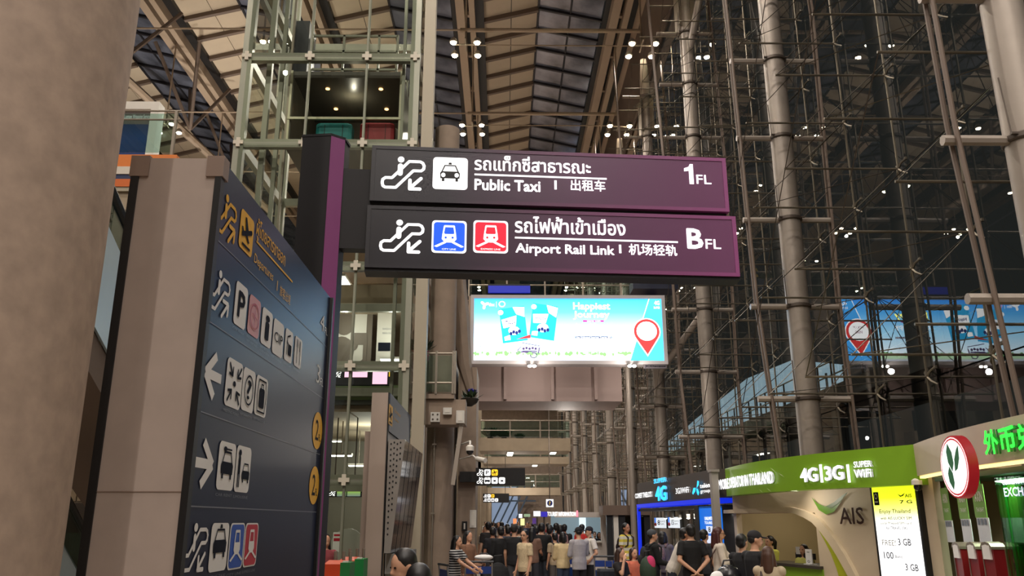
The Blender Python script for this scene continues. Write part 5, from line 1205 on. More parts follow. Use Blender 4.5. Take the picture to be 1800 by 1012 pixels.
# three rate flags and red dispensers
for i in range(3):
    dd = -.22; fq = CFr(KA, KB, lambda t: fk.bulge(t)+dd); x0 = 1652+i*27; a0, zt_ = fq.px(x0, 858-i*3); a1 = a0+.36; zb_ = fq.px(x0+12, 952)[1]
    R = root('rate_flag', fk.W(a0, zb_, dd), 'green and white hanging exchange-rate flag, %s of three' % ('left', 'middle', 'right')[i], 'flag', 'exchange-rate flags')
    MB().rect(fk, a0, zb_+.28, a1, zt_, dd-.006, dd).build('green_half', M('flag_green', (110, 160, 60), .5), R); MB().rect(fk, a0+.03, zb_, a1+.03, zb_+.28, dd-.006, dd).build('white_half', M('flag_white', (216, 220, 228), .5), R)
    p = Pr(fk, dd+.004); p.text('AXIN', a0+.08, zt_-.2, a0+.31, zt_-.08, .02); p.text('THAI BAHT', a0+.08, zt_-.32, a0+.31, zt_-.27, 0); p.build('lettering', WHI, R)
    p = Pr(fk, dd+.004); [p.rect(a0+.06+k*.1, zb_+.2, a0+.13+k*.1, zb_+.27) for k in range(3)]; p.build('note_print', M('note_grey', (110, 120, 140), .5), R)
    MB().tube(fk.W(a0+.2, 0, dd-.03), fk.W(a0+.2, zt_+.25, dd-.03), .014, n=6).build('pole', M('pole_green', (30, 170, 50), .4), R)
    x0 = 1668+i*25; a0, z1_ = fk.px(x0, 956); dd = -.05
    R = root('card_dispenser', fk.W(a0+.13, 0, dd), 'dark red leaflet dispenser with silver top, %s of three' % ('left', 'middle', 'right')[i], 'dispenser', 'red leaflet dispensers')
    MB().rect(fk, a0, 0, a0+.26, z1_-.02, dd-.12, dd).build('body', M('disp_red', (128, 18, 26), .35), R); MB().rect(fk, a0-.012, 0, a0, z1_-.02, dd-.12, dd+.01).build('silver_edge', MATS['steel_light'], R)
    MB().rect(fk, a0+.03, z1_-.16, a0+.22, z1_+.0, dd, dd+.02).build('leaflet', WHI, R); MB().rings([[fk.W(a0+.13-.14*c_, z1_-.02+.05*s_, dd-.13), fk.W(a0+.13-.14*c_, z1_-.02+.05*s_, dd+.02), fk.W(a0+.13-.14*c_, z1_-.05+.05*s_, dd+.02), fk.W(a0+.13-.14*c_, z1_-.05+.05*s_, dd-.13)] for c_, s_ in ((1, 0), (.7, .7), (0, 1), (-.7, .7), (-1, 0))]).build('top', MATS['steel_light'], R)

# ================================================================== dark phone kiosk with blue light strip
DA, DB = (4.0, 25.2), (4.52, 17.9)
fd2 = thru(DA, DB); LD = math.hypot(DB[0]-DA[0], DB[1]-DA[1])
kd = root('phone_kiosk', (4.8, 21, 0), 'black phone SIM kiosk with blue light strip and lit Super 4G letters', 'kiosk')
dz0, dz1 = 2.29, 2.89
MB().rect(fd2, 0, dz0, LD, dz1, -.4, 0).build('fascia', M('fascia_dark', (70, 62, 58), .5), kd)
MB().rect(fd2, -.03, dz0-.1, LD+.04, dz0, -.42, .03).build('light_strip', M('strip_blue', (16, 50, 240), .4, emit=.6), kd)
MB().rect(fd2, -.02, 0, .06, dz0-.1, -.06, .03).build('light_post', MATS['strip_blue'], kd)
MB().rect(fd2, .1, 0, LD, dz0-.14, -1.9, -1.8).build('back_wall', M('kiosk_black', (24, 24, 26), .5), kd)
MB().rect(fd2, .0, dz0-.2, LD, dz0-.14, -1.8, 0).build('kiosk_ceiling', MATS['kiosk_black'], kd)
MB().rect(fd2, .2, 0, fd2.px(1228, 950)[0], 1.0, -.8, -.2).build('counter', MATS['kiosk_black'], kd)
ux0, ux1 = fd2.px(1232, 950)[0], fd2.px(1268, 950)[0]
MB().rect(fd2, ux0-.3, 0, ux0, dz0-.14, -.3, .02).build('dark_jamb', MATS['kiosk_black'], kd)
MB().rect(fd2, ux0, 0, LD, dz0-.16, -.1, 0).build('poster_panel', M('poster_blue', (16, 110, 220), .4, emit=.75), kd)
p = Pr(fd2, .006); a = pxbox(fd2, 1239, 908, 1266, 914); p.text('UNLIMITED DATA', *a, .01); a = pxbox(fd2, 1239, 916, 1262, 921); p.text('TOURIST SIM', *a, .0); p.build('lettering', LIT, kd)
for yt in (924, 941): p = Pr(fd2, .006); a = pxbox(fd2, 1242, yt, 1268, yt+13); p.rect(*a); p.build('price_card', M('card_lit', (214, 222, 244), .5, emit=.8), kd)
p = Pr(fd2, .012); a = pxbox(fd2, 1246, 926, 1250, 935); p.text('8', *a, .02); a = pxbox(fd2, 1253, 928, 1263, 932); p.text('DAYS', *a, 0); p.build('lettering', SK, kd)
def dl(s, x0, yt, x1, yb, m_, b=.03): fl(fd2, s, x0, yt, x1, yb, b, m_, .06, kd)
CY_ = M('letters_cyan', (40, 190, 255), .4, emit=1.4)
dl('SUPER', 1153, 842, 1175, 850, CY_); dl('4G', 1156, 855, 1175, 881, CY_, .04); dl("COMET THELO'S", 1120, 867, 1149, 876, LW1, .02); dl('3G/WiFi', 1192, 858, 1215, 868, LW1, .0)
dl('telenor', 1235, 850, 1262, 858, LW1, .01); dl('group', 1236, 862, 1253, 868, LW1, .0)
p = Pr(fd2, .05); bx = pxbox(fd2, 1220, 846, 1234, 872); p.box(*bx); p.poly([(.75, 1), (.95, .95), (.9, .7), (.6, .5)]); p.poly([(.5, .55), (.2, .55), (.0, .2), (.1, .1), (.4, .3)]); p.poly([(.55, .5), (.75, .45), (.9, .2), (.75, .0), (.6, .2)]); p.build('petal_mark', CY_, kd)
for x, tx, t2 in ((1150, '8', 'DAYS SIM'), (1174, '15', 'DAYS SIM')):
    f3 = Fr(fd2.W(0, 0, -.6), fd2.u, n=fd2.n); a = pxbox(f3, x, 909 if tx == '8' else 908, x+22, 928); R = root('price_screen', f3.W(a[0], a[1]), 'small lit %s-day SIM price screen inside the black kiosk' % ('eight' if tx == '8' else 'fifteen'), 'screen')
    MB().rect(f3, *a, -.05, 0).build('case', MATS['kiosk_black'], R); p = Pr(f3, .004).box(*a); p.rect(.03, .04, .97, .96); p.build('screen', M('ps_white', (220, 226, 230), .5, emit=.85), R)
    p = Pr(f3, .008).box(*a); p.text(tx, .3, .3, .5, .75, .02); p.text('DAYS', .55, .55, .9, .7, 0); p.text('SIM', .55, .32, .8, .46, 0); p.build('lettering', SK, R); p = Pr(f3, .008).box(*a); p.rect(.05, .45, .18, .96); p.build('accent', MATS['poster_blue'], R); p = Pr(f3, .01).box(*a); p.disc(.13, .35, .1, .16); p.build('accent', MATS['print_red'], R)
    MB().bar(f3.W((a[0]+a[2])/2, a[3], -.03), f3.W((a[0]+a[2])/2, dz0-.2, -.03), .03).build('hanger', MATS['steel_dark'], R)
for i, x in enumerate((1169, 1181, 1194, 1209, 1222)):
    f3 = Fr(fd2.W(0, 0, -.5), fd2.u, n=fd2.n); a = f3.px(x, 892); q = f3.W(a[0], dz0-.3); R = root('track_spot', q, 'white track spotlight in the black kiosk, number %s from the left' % ('one', 'two', 'three', 'four', 'five')[i], 'spotlight', 'track spotlights')
    MB().lathe(q, [(.045, -.1), (.05, .06), (.02, .1)], 10).build('head', MATS['white_paint'], R, smooth=True); MB().ell(q-Vector((0, 0, .1)), .045, .045, .025, 8, 5).build('lens', MATS['small_lens'], R)
light('AREA', 'sim_kiosk_light', fd2.W(LD*.5, dz0-.3, -1.0), 20, (1, .95, .85), 1.5, fd2.W(LD*.5, 0, -1.0))
q = at(1258, 872, 17.6); z1_ = zat(829, 17.6); R = root('grey_pillar', (q.x, 17.6, 0), 'short pale grey pillar between the two phone kiosks', 'post')
MB().box(q.x-.07, q.x+.07, 17.55, 17.75, 0, z1_).build('shaft', M('pillar_grey', (150, 142, 134), .5), R); MB().box(q.x-.09, q.x+.09, 17.5, 17.8, z1_, z1_+.05).build('cap', MATS['pillar_grey'], R)

# ================================================================== brown canopy, glazed door screen and white booth further back
y_ = 28.6; a, b = at(1060, 905, y_), at(1142, 888, y_)
cn = root('canopy', ((a.x+b.x)/2, y_, a.z), 'brown flat canopy over dark glass doors behind the crowd', 'canopy')
MB().box(a.x, b.x, y_, y_+1.2, a.z, b.z).build('roof', M('canopy_brown', (110, 92, 80), .6), cn)
for x in (1072, 1083, 1094, 1117, 1138):
    q = at(x, 905, y_); w = .1 if x != 1083 else .08
    MB().box(q.x-w, q.x+w, y_+.1, y_+.3, 0, a.z).build('post', MATS['kiosk_black'] if x != 1083 else MATS['white_paint'], cn)
for x0, x1 in ((1098, 1116), (1118, 1138)):
    p0, p1 = at(x0, 905, y_), at(x1, 905, y_); MB().box(p0.x, p1.x, y_+.2, y_+.22, .05, a.z-.05).build('door_glass', glass_mat('door_glass', (.45, .47, .45), .6, .04), cn)
q0, q1 = at(1103, 908, y_), at(1117, 925, y_); MB().box(q0.x, q1.x, y_+.9, y_+.95, 1.2, a.z-.06).build('inner_panel', M('inner_pale', (170, 160, 140), .6), cn)
MB().box(a.x+.9, b.x, y_+1.1, y_+1.2, 0, a.z).build('back_panel', MATS['canopy_brown'], cn)
y_ = 30.0; a, b = at(976, 985, y_), at(1092, 903, y_)
wb = root('white_booth', ((a.x+b.x)/2, y_, 0), 'white service booth with pale blue lit window behind the crowd', 'kiosk')
WBM = M('booth_white', (216, 206, 198), .5)
wz1, wz0 = zat(909, y_), zat(940, y_)
xw0, xw1 = at(980, 920, y_).x, at(1056, 920, y_).x
MB().box(a.x, b.x, y_, y_+.12, wz1, b.z).build('lintel', WBM, wb); MB().box(xw1, b.x, y_, y_+.12, 0, wz1).build('front_panel', WBM, wb); MB().box(a.x, xw1, y_, y_+.12, 0, wz0-.25).build('counter_front', WBM, wb)
MB().box(a.x, xw1, y_-.2, y_+.5, wz0-.25, wz0-.2).build('counter_top', MATS['white_paint'], wb)
MB().box(a.x, b.x, y_+2.4, y_+2.5, 0, b.z).build('back_wall', M('booth_blue', (160, 184, 194), .5, emit=.3), wb); MB().box(b.x-.1, b.x, y_+.12, y_+2.4, 0, b.z).build('side_wall', WBM, wb)
MB().box(xw1-.55, xw1-.3, y_+2.3, y_+2.4, .8, wz1).build('light_panel', M('booth_panel', (220, 238, 244), .5, emit=.9), wb)
MB().box(a.x, b.x, y_, y_+2.5, b.z, b.z+.06).build('booth_roof', WBM, wb)
f = Fr((a.x, y_, 0), (1, 0, 0), n=(0, -1, 0)); p = Pr(f, .02); bx = pxbox(f, 962, 899, 1012, 907); p.text('TOURIST INFORMATION', *bx, .02); p.build('lettering', LIT, wb); p = Pr(f, .02); bx = pxbox(f, 1013, 897, 1016, 908); p.rect(*bx); p.build('accent', M('pink_lit', (250, 130, 150), .5, emit=1.2), wb)
light('POINT', 'booth_light', ((a.x+b.x)/2-.4, y_+1.2, 2.0), 18, (.85, .95, 1), .2)
# small lit shop signs in the far row
for i, (x0, yt, x1, yb, Y, c, lab) in enumerate(((951, 899, 962, 908, 36, (60, 50, 190), 'small lit violet shop sign in the far row'), (938, 898, 950, 907, 40, (245, 245, 250), 'small lit white shop sign left of the violet one'), (912, 903, 918, 910, 52, (240, 244, 250), 'tiny lit white shop sign near the far crowd'), (921, 903, 932, 908, 48, (120, 140, 110), 'tiny olive shop sign in the far row'),
                                                (902, 911, 908, 923, 50, (220, 130, 80), 'lit orange shop front panel far down the hall'), (915, 911, 922, 923, 46, (236, 226, 150), 'lit yellow shop front panel far down the hall'), (936, 910, 943, 924, 42, (86, 56, 130), 'purple shop front panel in the far row'))):
    a, b = at(x0, yb, Y), at(x1, yt, Y); R = root('shop_sign', (a.x, Y, 0), lab, 'sign'); MB().box(a.x, b.x, Y, Y+.15, a.z, b.z).build('panel', M('shop%d' % i, c, .5, emit=1.1 if c[0] > 100 else .6), R); MB().box((a.x+b.x)/2-.04, (a.x+b.x)/2+.04, Y+.05, Y+.12, 0, a.z).build('post', MATS['steel_dark'], R)
# ================================================================== people
BLOBS = []
def cap(m, p, r, q, r2, n=10):
    p, q = Vector(p), Vector(q); d = (q-p); l = d.length
    if l < 1e-6: return m
    d /= l
    return m.path([p-d*r*.96, p-d*r*.7, p-d*r*.35, p, q, q+d*r2*.35, q+d*r2*.7, q+d*r2*.96], [r*.26, r*.7, r*.93, r, r2, r2*.93, r2*.7, r2*.26], n)
def blob(name, m, mat, parent, vox, smooth=2):
    me = m.mesh(name, mat, (0, 0, 0), True); o = link(name, me, parent); ORG[o.name] = ORG[parent.name]
    r = o.modifiers.new('r', 'REMESH'); r.mode = 'VOXEL'; r.voxel_size = vox; r.use_smooth_shade = True
    s = o.modifiers.new('s', 'SMOOTH'); s.factor = .5; s.iterations = smooth
    BLOBS.append(o); return o
def bake():
    dg = bpy.context.evaluated_depsgraph_get()
    for o in BLOBS:
        me = bpy.data.meshes.new_from_object(o.evaluated_get(dg)); o.modifiers.clear(); o.data = me
    BLOBS.clear()
def stripes(name, c1, c2, freq, duty=.5):
    if name in MATS: return MATS[name]
    m = M(name, c1, .8); nt = m.node_tree; b = nt.nodes['Principled BSDF']
    tc = nt.nodes.new('ShaderNodeTexCoord'); sx = nt.nodes.new('ShaderNodeSeparateXYZ'); mu = nt.nodes.new('ShaderNodeMath'); fr_ = nt.nodes.new('ShaderNodeMath'); gt = nt.nodes.new('ShaderNodeMath'); mx = nt.nodes.new('ShaderNodeMix'); mx.data_type = 'RGBA'
    mu.operation = 'MULTIPLY'; mu.inputs[1].default_value = freq; fr_.operation = 'FRACT'; gt.operation = 'GREATER_THAN'; gt.inputs[1].default_value = duty
    nt.links.new(tc.outputs['Object'], sx.inputs[0]); nt.links.new(sx.outputs['Z'], mu.inputs[0]); nt.links.new(mu.outputs[0], fr_.inputs[0]); nt.links.new(fr_.outputs[0], gt.inputs[0]); nt.links.new(gt.outputs[0], mx.inputs[0])
    mx.inputs[6].default_value = lin(c1)+(1,); mx.inputs[7].default_value = lin(c2)+(1,); nt.links.new(mx.outputs[2], b.inputs['Base Color']); return m
def cloth(c): return M('cloth_%d_%d_%d' % c, c, .85, var=.08, scale=14)
SKIN = [M('skin_a', (210, 160, 130), .55), M('skin_b', (180, 126, 98), .55), M('skin_c', (222, 178, 150), .55)]
HB = M('hair_black', (20, 17, 17), .45); HBR = M('hair_brown', (52, 32, 24), .45)
ARM = {'hang': ((.025, .0, -.17), (.03, -.05, -.32)), 'fwd': ((.02, -.04, -.17), (-.02, -.19, -.20)), 'hold': ((.03, -.03, -.17), (-.05, -.16, -.11)), 'phone': ((.03, -.05, -.16), (-.04, -.15, -.05)),
       'back': ((.05, .05, -.16), (-.085, .11, -.27)), 'reach': ((.01, -.12, -.12), (-.01, -.27, -.2)), 'hip': ((.07, .02, -.16), (.01, -.06, -.26)), 'up': ((.04, -.1, -.1), (-.02, -.1, .06)), 'down': ((.02, -.05, -.17), (.0, -.1, -.33))}
def person(H, loc, rz, label, top, bottom, hair='short', hcol=None, arms=('hang', 'hang'), lean=0, yaw=0, nod=0, vox=.012, skin=0, face=True, seat=False, group=None, sleeve='short', lower='trousers', hem=.47, extra=None, wide=1.0):
    R = root('person', (loc[0], loc[1], loc[2]), label, 'person', group); R.rotation_euler = (0, 0, rz)
    sk = SKIN[skin]; hcol = hcol or HB; tm = cloth(top) if isinstance(top, tuple) else top; bmt = cloth(bottom) if isinstance(bottom, tuple) else bottom
    A = math.radians(lean); hipz = .5 if not seat else .27
    dz = hipz-.5
    def U(p):   # upper body: lean about the hips
        x, y, z = p; z -= .5; return Vector((x*H, (y*math.cos(A)-z*math.sin(A))*H, (z*math.cos(A)+y*math.sin(A)+hipz)*H))
    hy, hn = math.radians(yaw), math.radians(nod)
    def HD(p):  # head: turn and nod about the neck
        x, y, z = p; z -= .87
        y, z = y*math.cos(hn)-z*math.sin(hn), z*math.cos(hn)+y*math.sin(hn)
        x, y = x*math.cos(hy)-y*math.sin(hy), x*math.sin(hy)+y*math.cos(hy)
        # undo most of the lean so that the gaze stays level
        return U((0, 0, .87))+Vector((x*H, y*H, z*H))
    Rh = Matrix.Rotation(hy, 3, 'Z') @ Matrix.Rotation(hn, 3, 'X')
    b = MB()
    def torso(m, grow, z0=.47, z1=.835):
        prof = [(.47, .085, .06), (.53, .09, .064), (.60, .078, .056), (.68, .088, .06), (.76, .098, .062), (.80, .09, .052), (.82, .065, .045), (.835, .042, .038)]
        rg = []
        pr = [q for q in prof if z0+.004 < q[0] < z1-.004]
        def itp(z):
            for (a, b_, c), (d, e, f) in zip(prof, prof[1:]):
                if a <= z <= d: t = (z-a)/(d-a); return (z, b_+(e-b_)*t, c+(f-c)*t)
            return prof[0] if z < prof[0][0] else prof[-1]
        for z, rx, ry in [(z0,)+itp(z0)[1:]]+pr+[(z1,)+itp(z1)[1:]]:
            if z < .47: z = z
            rg.append([U((math.cos(t)*(rx*wide+grow), math.sin(t)*(ry*wide+grow), z)) for t in [2*math.pi*k/16 for k in range(16)]])
        m.rings(rg)
    torso(b, 0)
    cap(b, U((0, .005, .82)), .034*H, HD((0, -.004, .885)), .031*H)
    b.ell(HD((0, -.006, .932)), .046*H, .056*H, .062*H, 14, 10, Rh); b.ell(HD((0, -.026, .897)), .036*H, .036*H, .036*H, 12, 8, Rh)
    if face:
        cap(b, HD((0, -.058, .928)), .006*H, HD((0, -.068, .908)), .0085*H, 8)
        for s in (-1, 1): b.ell(HD((s*.047, .004, .92)), .006*H, .012*H, .018*H, 8, 6, Rh)
    hands = []
    for s, an in ((-1, arms[0]), (1, arms[1])):
        e_, h_ = ARM[an] if isinstance(an, str) else an
        sh = U((s*.098*wide, .004, .795)); el = sh+Vector((s*e_[0]*H, e_[1]*H, e_[2]*H)); wr = sh+Vector((s*h_[0]*H, h_[1]*H, h_[2]*H)); hands.append((sh, el, wr))
        cap(b, sh, .031*H, el, .024*H); cap(b, el, .025*H, wr, .016*H)
        d = (wr-el).normalized(); inn = Vector((-s, 0, 0)); inn = (inn-d*inn.dot(d)); inn = inn.normalized() if inn.length > .1 else Vector((0, 0, -1)); sd = d.cross(inn).normalized()
        if sd.y > 0: sd = -sd
        pc = wr+d*.028*H
        Rm = Matrix((sd, inn, d)).transposed()
        b.ell(pc, .024*H, .011*H, .034*H, 10, 7, Rm)
        for k, ln in enumerate((.040, .046, .043, .033)):
            o0 = pc+d*.026*H+sd*(.0165-.011*k)*H; m1 = o0+d*ln*.5*H+inn*.006*H; m2 = m1+d*ln*.42*H+inn*.020*H
            cap(b, o0, .0056*H, m1, .0053*H, 6); cap(b, m1, .0053*H, m2, .0046*H, 6)
        t0 = wr+d*.012*H+sd*.018*H; t1 = t0+(d*.7+sd*.7).normalized()*.026*H; t2 = t1+(d*.9+inn*.5).normalized()*.022*H
        cap(b, t0, .0075*H, t1, .0062*H, 6); cap(b, t1, .006*H, t2, .005*H, 6)
    legs = []
    for s in (-1, 1):
        hp = Vector((s*.046*H, 0, (hipz-.01)*H))
        if seat: kn = Vector((s*.06*H, -.24*H, (hipz+.0)*H)); ak = Vector((s*.06*H, -.25*H, .045*H))
        else: kn = Vector((s*.052*H, -.008*H, .285*H)); ak = Vector((s*.055*H, .012*H, .05*H))
        legs.append((hp, kn, ak)); cap(b, hp, .05*H, kn, .036*H); cap(b, kn, .036*H, ak, .023*H); cap(b, ak+Vector((0, 0, -.028*H)), .02*H, ak+Vector((0, -.085*H, -.03*H)), .017*H)
    body = blob('body', b, sk, R, vox)
    # clothes
    t = MB(); torso(t, .015, hem, .832)
    for sh, el, wr in hands:
        if sleeve != 'none': t.ell(sh+Vector((0, 0, -.004*H)), .047*H, .047*H, .044*H, 12, 8)
        if sleeve == 'short': q = sh+(el-sh)*.72; t.path([sh-(el-sh)*.12, sh, q], [.03*H, .044*H, .041*H], 12)
        elif sleeve == 'long':
            t.path([sh-(el-sh)*.12, sh, el], [.03*H, .044*H, .036*H], 12); cap(t, el, .036*H, el+(wr-el)*.9, .026*H)
        elif sleeve == 'cap': t.path([sh-(el-sh)*.15, sh+(el-sh)*.2], [.03*H, .042*H], 12)
    blob('top', t, tm, R, max(vox, .012), 1)
    t = MB()
    ring0 = [U((math.cos(a)*.088*wide, math.sin(a)*.064*wide, .535)) for a in [2*math.pi*k/14 for k in range(14)]]; ring1 = [U((math.cos(a)*.090*wide, math.sin(a)*.066*wide, .47)) for a in [2*math.pi*k/14 for k in range(14)]]
    if lower == 'skirt':
        t.rings([ring0, ring1, [Vector((math.cos(a)*.135*H, math.sin(a)*.11*H, .27*H)) for a in [2*math.pi*k/14 for k in range(14)]]])
    else:
        t.rings([ring0, ring1])
        for hp, kn, ak in legs:
            cap(t, hp, .056*H, kn, .047*H)
            if lower != 'shorts': cap(t, kn, .047*H, ak+Vector((0, 0, .0)), .038*H)
    blob('skirt' if lower == 'skirt' else 'trousers', t, bmt, R, max(vox, .014), 1)
    for hp, kn, ak in legs:
        f_ = MB(); f_.rings([[ak+Vector((x*H, y*H, z*H)) for x, y in ((-.025, .03), (.025, .03), (.032, -.06), (.022, -.115), (-.022, -.115), (-.032, -.06))] for z in (-.05, -.03)]+[[ak+Vector((x*H, y*H, -.005*H)) for x, y in ((-.022, .026), (.022, .026), (.026, -.05), (.016, -.09), (-.016, -.09), (-.026, -.05))]])
        o = link('shoe', f_.mesh('shoe', M('shoe_dark', (34, 30, 30), .5), (0, 0, 0), True), R); ORG[o.name] = ORG[R.name]
    # hair or headgear
    t = MB()
    if hair in ('cap', 'beanie'):
        t.ell(HD((0, .006, .952)), .052*H, .062*H, .05*H, 14, 8, Rh)
        if hair == 'cap': t.ell(HD((0, -.075, .95)), .042*H, .045*H, .007*H, 12, 6, Rh)
        blob('cap' if hair == 'cap' else 'beanie', t, hcol, R, .01, 1)
        t = MB(); t.ell(HD((0, .02, .925)), .047*H, .044*H, .04*H, 12, 8, Rh); blob('hair', t, HB, R, .012, 1)
    else:
        t.ell(HD((0, .008, .947)), .053*H, .059*H, .056*H, 14, 10, Rh); t.ell(HD((0, .022, .918)), .049*H, .045*H, .05*H, 12, 8, Rh)
        if hair == 'long':
            cap(t, HD((0, .03, .92)), .05*H, U((0, .045, .80)), .045*H); 
            for s in (-1, 1): cap(t, HD((s*.04, .012, .93)), .02*H, U((s*.055, .01, .79)), .022*H)
        if hair == 'pony':
            cap(t, HD((0, .06, .95)), .022*H, HD((0, .085, .92)), .026*H); cap(t, HD((0, .085, .92)), .026*H, U((0, .075, .80)), .014*H)
        if hair == 'bob':
            for s in (-1, 1): cap(t, HD((s*.042, .01, .93)), .022*H, HD((s*.045, .005, .865)), .022*H)
            cap(t, HD((0, .03, .92)), .045*H, HD((0, .035, .865)), .04*H)
        blob('hair', t, hcol, R, .012, 1)
    if face:
        for s in (-1, 1):
            f_ = MB().ell(HD((s*.02, -.0545, .931)), .0085*H, .005*H, .005*H, 8, 5, Rh); o = link('eye', f_.mesh('eye', M('eye_dark', (24, 18, 16), .2), (0, 0, 0), True), R); ORG[o.name] = ORG[R.name]
        f_ = MB().ell(HD((0, -.0595, .891)), .015*H, .004*H, .004*H, 8, 5, Rh); o = link('mouth', f_.mesh('mouth', M('lips', (140, 70, 64), .5), (0, 0, 0), True), R); ORG[o.name] = ORG[R.name]
    R['_h'] = H
    return R, U, HD, hands
def strap(R, pts, r, mat, name='strap'):
    o = link(name, MB().path(pts, r, 6).mesh(name, mat, (0, 0, 0), True), R); ORG[o.name] = ORG[R.name]; return o
def backpack(R, U, H, mat, s=1.0):
    t = MB(); t.ell(U((0, .115, .70)), .085*H*s, .06*H*s, .13*H*s, 14, 10); t.ell(U((0, .165, .65)), .06*H*s, .035*H*s, .07*H*s, 12, 8); blob('backpack', t, mat, R, .014, 1)
    for s_ in (-1, 1): strap(R, [U((s_*.055, .08, .80)), U((s_*.058, -.0, .845)), U((s_*.06, -.085, .79)), U((s_*.07, -.078, .68)), U((s_*.09, .03, .62))], .012*H, mat)
def glasses(R, HD, H):
    for s in (-1, 1):
        strap(R, [HD((s*.021+.014*math.cos(t), -.0635, .930+.011*math.sin(t))) for t in [k*math.pi/5 for k in range(11)]], .0012*H, MATS['black'], 'glasses_rim')
    strap(R, [HD((-.048, .0, .932)), HD((-.04, -.06, .934)), HD((0, -.066, .934)), HD((.04, -.06, .934)), HD((.048, .0, .932))], .0018*H, MATS['black'], 'glasses_frame')

PI = math.pi
def stand(px, py, D, rz, label, top, bottom, **k):
    q = at(px, py, D); H = q.z*1.003 if 'H' not in k else k.pop('H')
    return person(H, (q.x, D, 0), rz, label, top, bottom, **k)
BLK = (22, 22, 26)
# bottom centre-left: man looking down, and the dark head before him
stand(716, 964, 6.4, -1.0, 'man with short black hair at the bottom, looking down left', (60, 58, 60), (40, 40, 44), vox=.010, nod=14, skin=0)
stand(737, 990, 5.6, PI, 'dark-haired head at the very bottom below the looking-down man', (30, 30, 34), (30, 30, 34), hair='bob', face=False)
# woman in striped tee with cart, woman in brown behind her
w1 = stand(799, 941, 17.0, 1.15, 'woman with long black hair in a black and white striped dress', stripes('stripe_bw', (20, 20, 26), (206, 204, 204), 22, .62), stripes('stripe_bw2', (20, 20, 26), (170, 170, 172), 22, .7), hair='long', arms=('reach', 'reach'), vox=.010, lower='skirt', lean=6)
w2 = stand(823, 933, 18.2, .9, 'dark-haired woman in a brown dress behind the striped woman', (134, 98, 76), (128, 92, 72), hair='long', arms=('fwd', 'fwd'), lower='skirt', sleeve='long', face=False)
# men in the middle
m1 = stand(922, 931, 18.6, -.95, 'man in cream patterned short-sleeved shirt with glasses facing the camera', M('shirt_cream', (214, 194, 158), .85, var=.16, scale=40), (26, 24, 28), arms=('hang', 'hang'), vox=.010, yaw=25, wide=1.04)
glasses(m1[0], m1[2], m1[0]['_h'])
stand(904, 921, 20.4, PI-.3, 'tall person in black tee and grey trousers with hood beside the cream-shirt man', BLK, (70, 70, 74), hair='beanie', hcol=M('hood_dark', (40, 36, 34), .8), face=False, wide=1.04, vox=.010)
stand(880, 925, 21.0, PI+.4, 'person in black holding a large black bag left of centre', (18, 18, 20), (26, 26, 30), face=False, sleeve='long')
stand(952, 919, 22.5, PI, 'man in black tee and dark jeans seen from behind', (16, 16, 18), (52, 58, 68), face=False, wide=1.05, arms=('fwd', 'fwd'))
a_ = stand(975, 936, 22.3, PI+.5, 'short-haired person with beige shirt and dark backpack strap', (176, 156, 128), (90, 84, 80), face=False)
backpack(a_[0], a_[1], a_[0]['_h'], cloth((30, 28, 30)), .7)
stand(989, 935, 20.6, PI+.25, 'woman with short black hair in a pale yellow sweater from behind', (216, 194, 150), (46, 58, 80), hair='bob', arms=('fwd', 'fwd'), sleeve='long', face=False, wide=1.05, vox=.010)
stand(1017, 926, 20.2, PI+.35, 'man in light grey long-sleeved shirt and black cap from behind', (170, 166, 170), (18, 18, 22), hair='cap', hcol=cloth((24, 24, 28)), arms=('phone', 'hold'), sleeve='long', face=False, wide=1.06, vox=.010, nod=10, hem=.43)
a_ = stand(1036, 925, 21.0, -1.25, 'man in white tee and dark cap bending towards the grey-shirt man', (222, 216, 208), (20, 20, 24), hair='cap', hcol=cloth((36, 34, 42)), arms=('hang', 'hip'), vox=.010, wide=1.05, nod=8)
strap(a_[0], [a_[1]((.03, .09, .8)), a_[1]((.03, .0, .845)), a_[1]((.06, -.09, .76)), a_[1]((.09, -.05, .62))], .018, MATS['black'], 'bag_strap')
a_ = stand(1100, 919, 22.6, .75, 'man in yellow and white striped polo with backpack straps', stripes('stripe_yw', (206, 186, 70), (212, 206, 190), 7, .5), (60, 60, 66), skin=1, vox=.010)
backpack(a_[0], a_[1], a_[0]['_h'], cloth((40, 24, 26)), .8)
# seated woman and child before him
stand(1090, 958, 18.0, .9, 'woman with dark curly hair in black sitting in front of the striped polo man', (24, 20, 22), (160, 140, 144), hair='long', hcol=HBR, arms=('up', 'fwd'), H=1.66, seat=True, face=False)
a_ = stand(1113, 957, 18.6, .5, 'young person in a pink and orange top beside the woman in black', (216, 118, 92), (196, 150, 156), hair='bob', hcol=HBR, arms=('fwd', 'hold'), H=1.64, seat=True, skin=0)
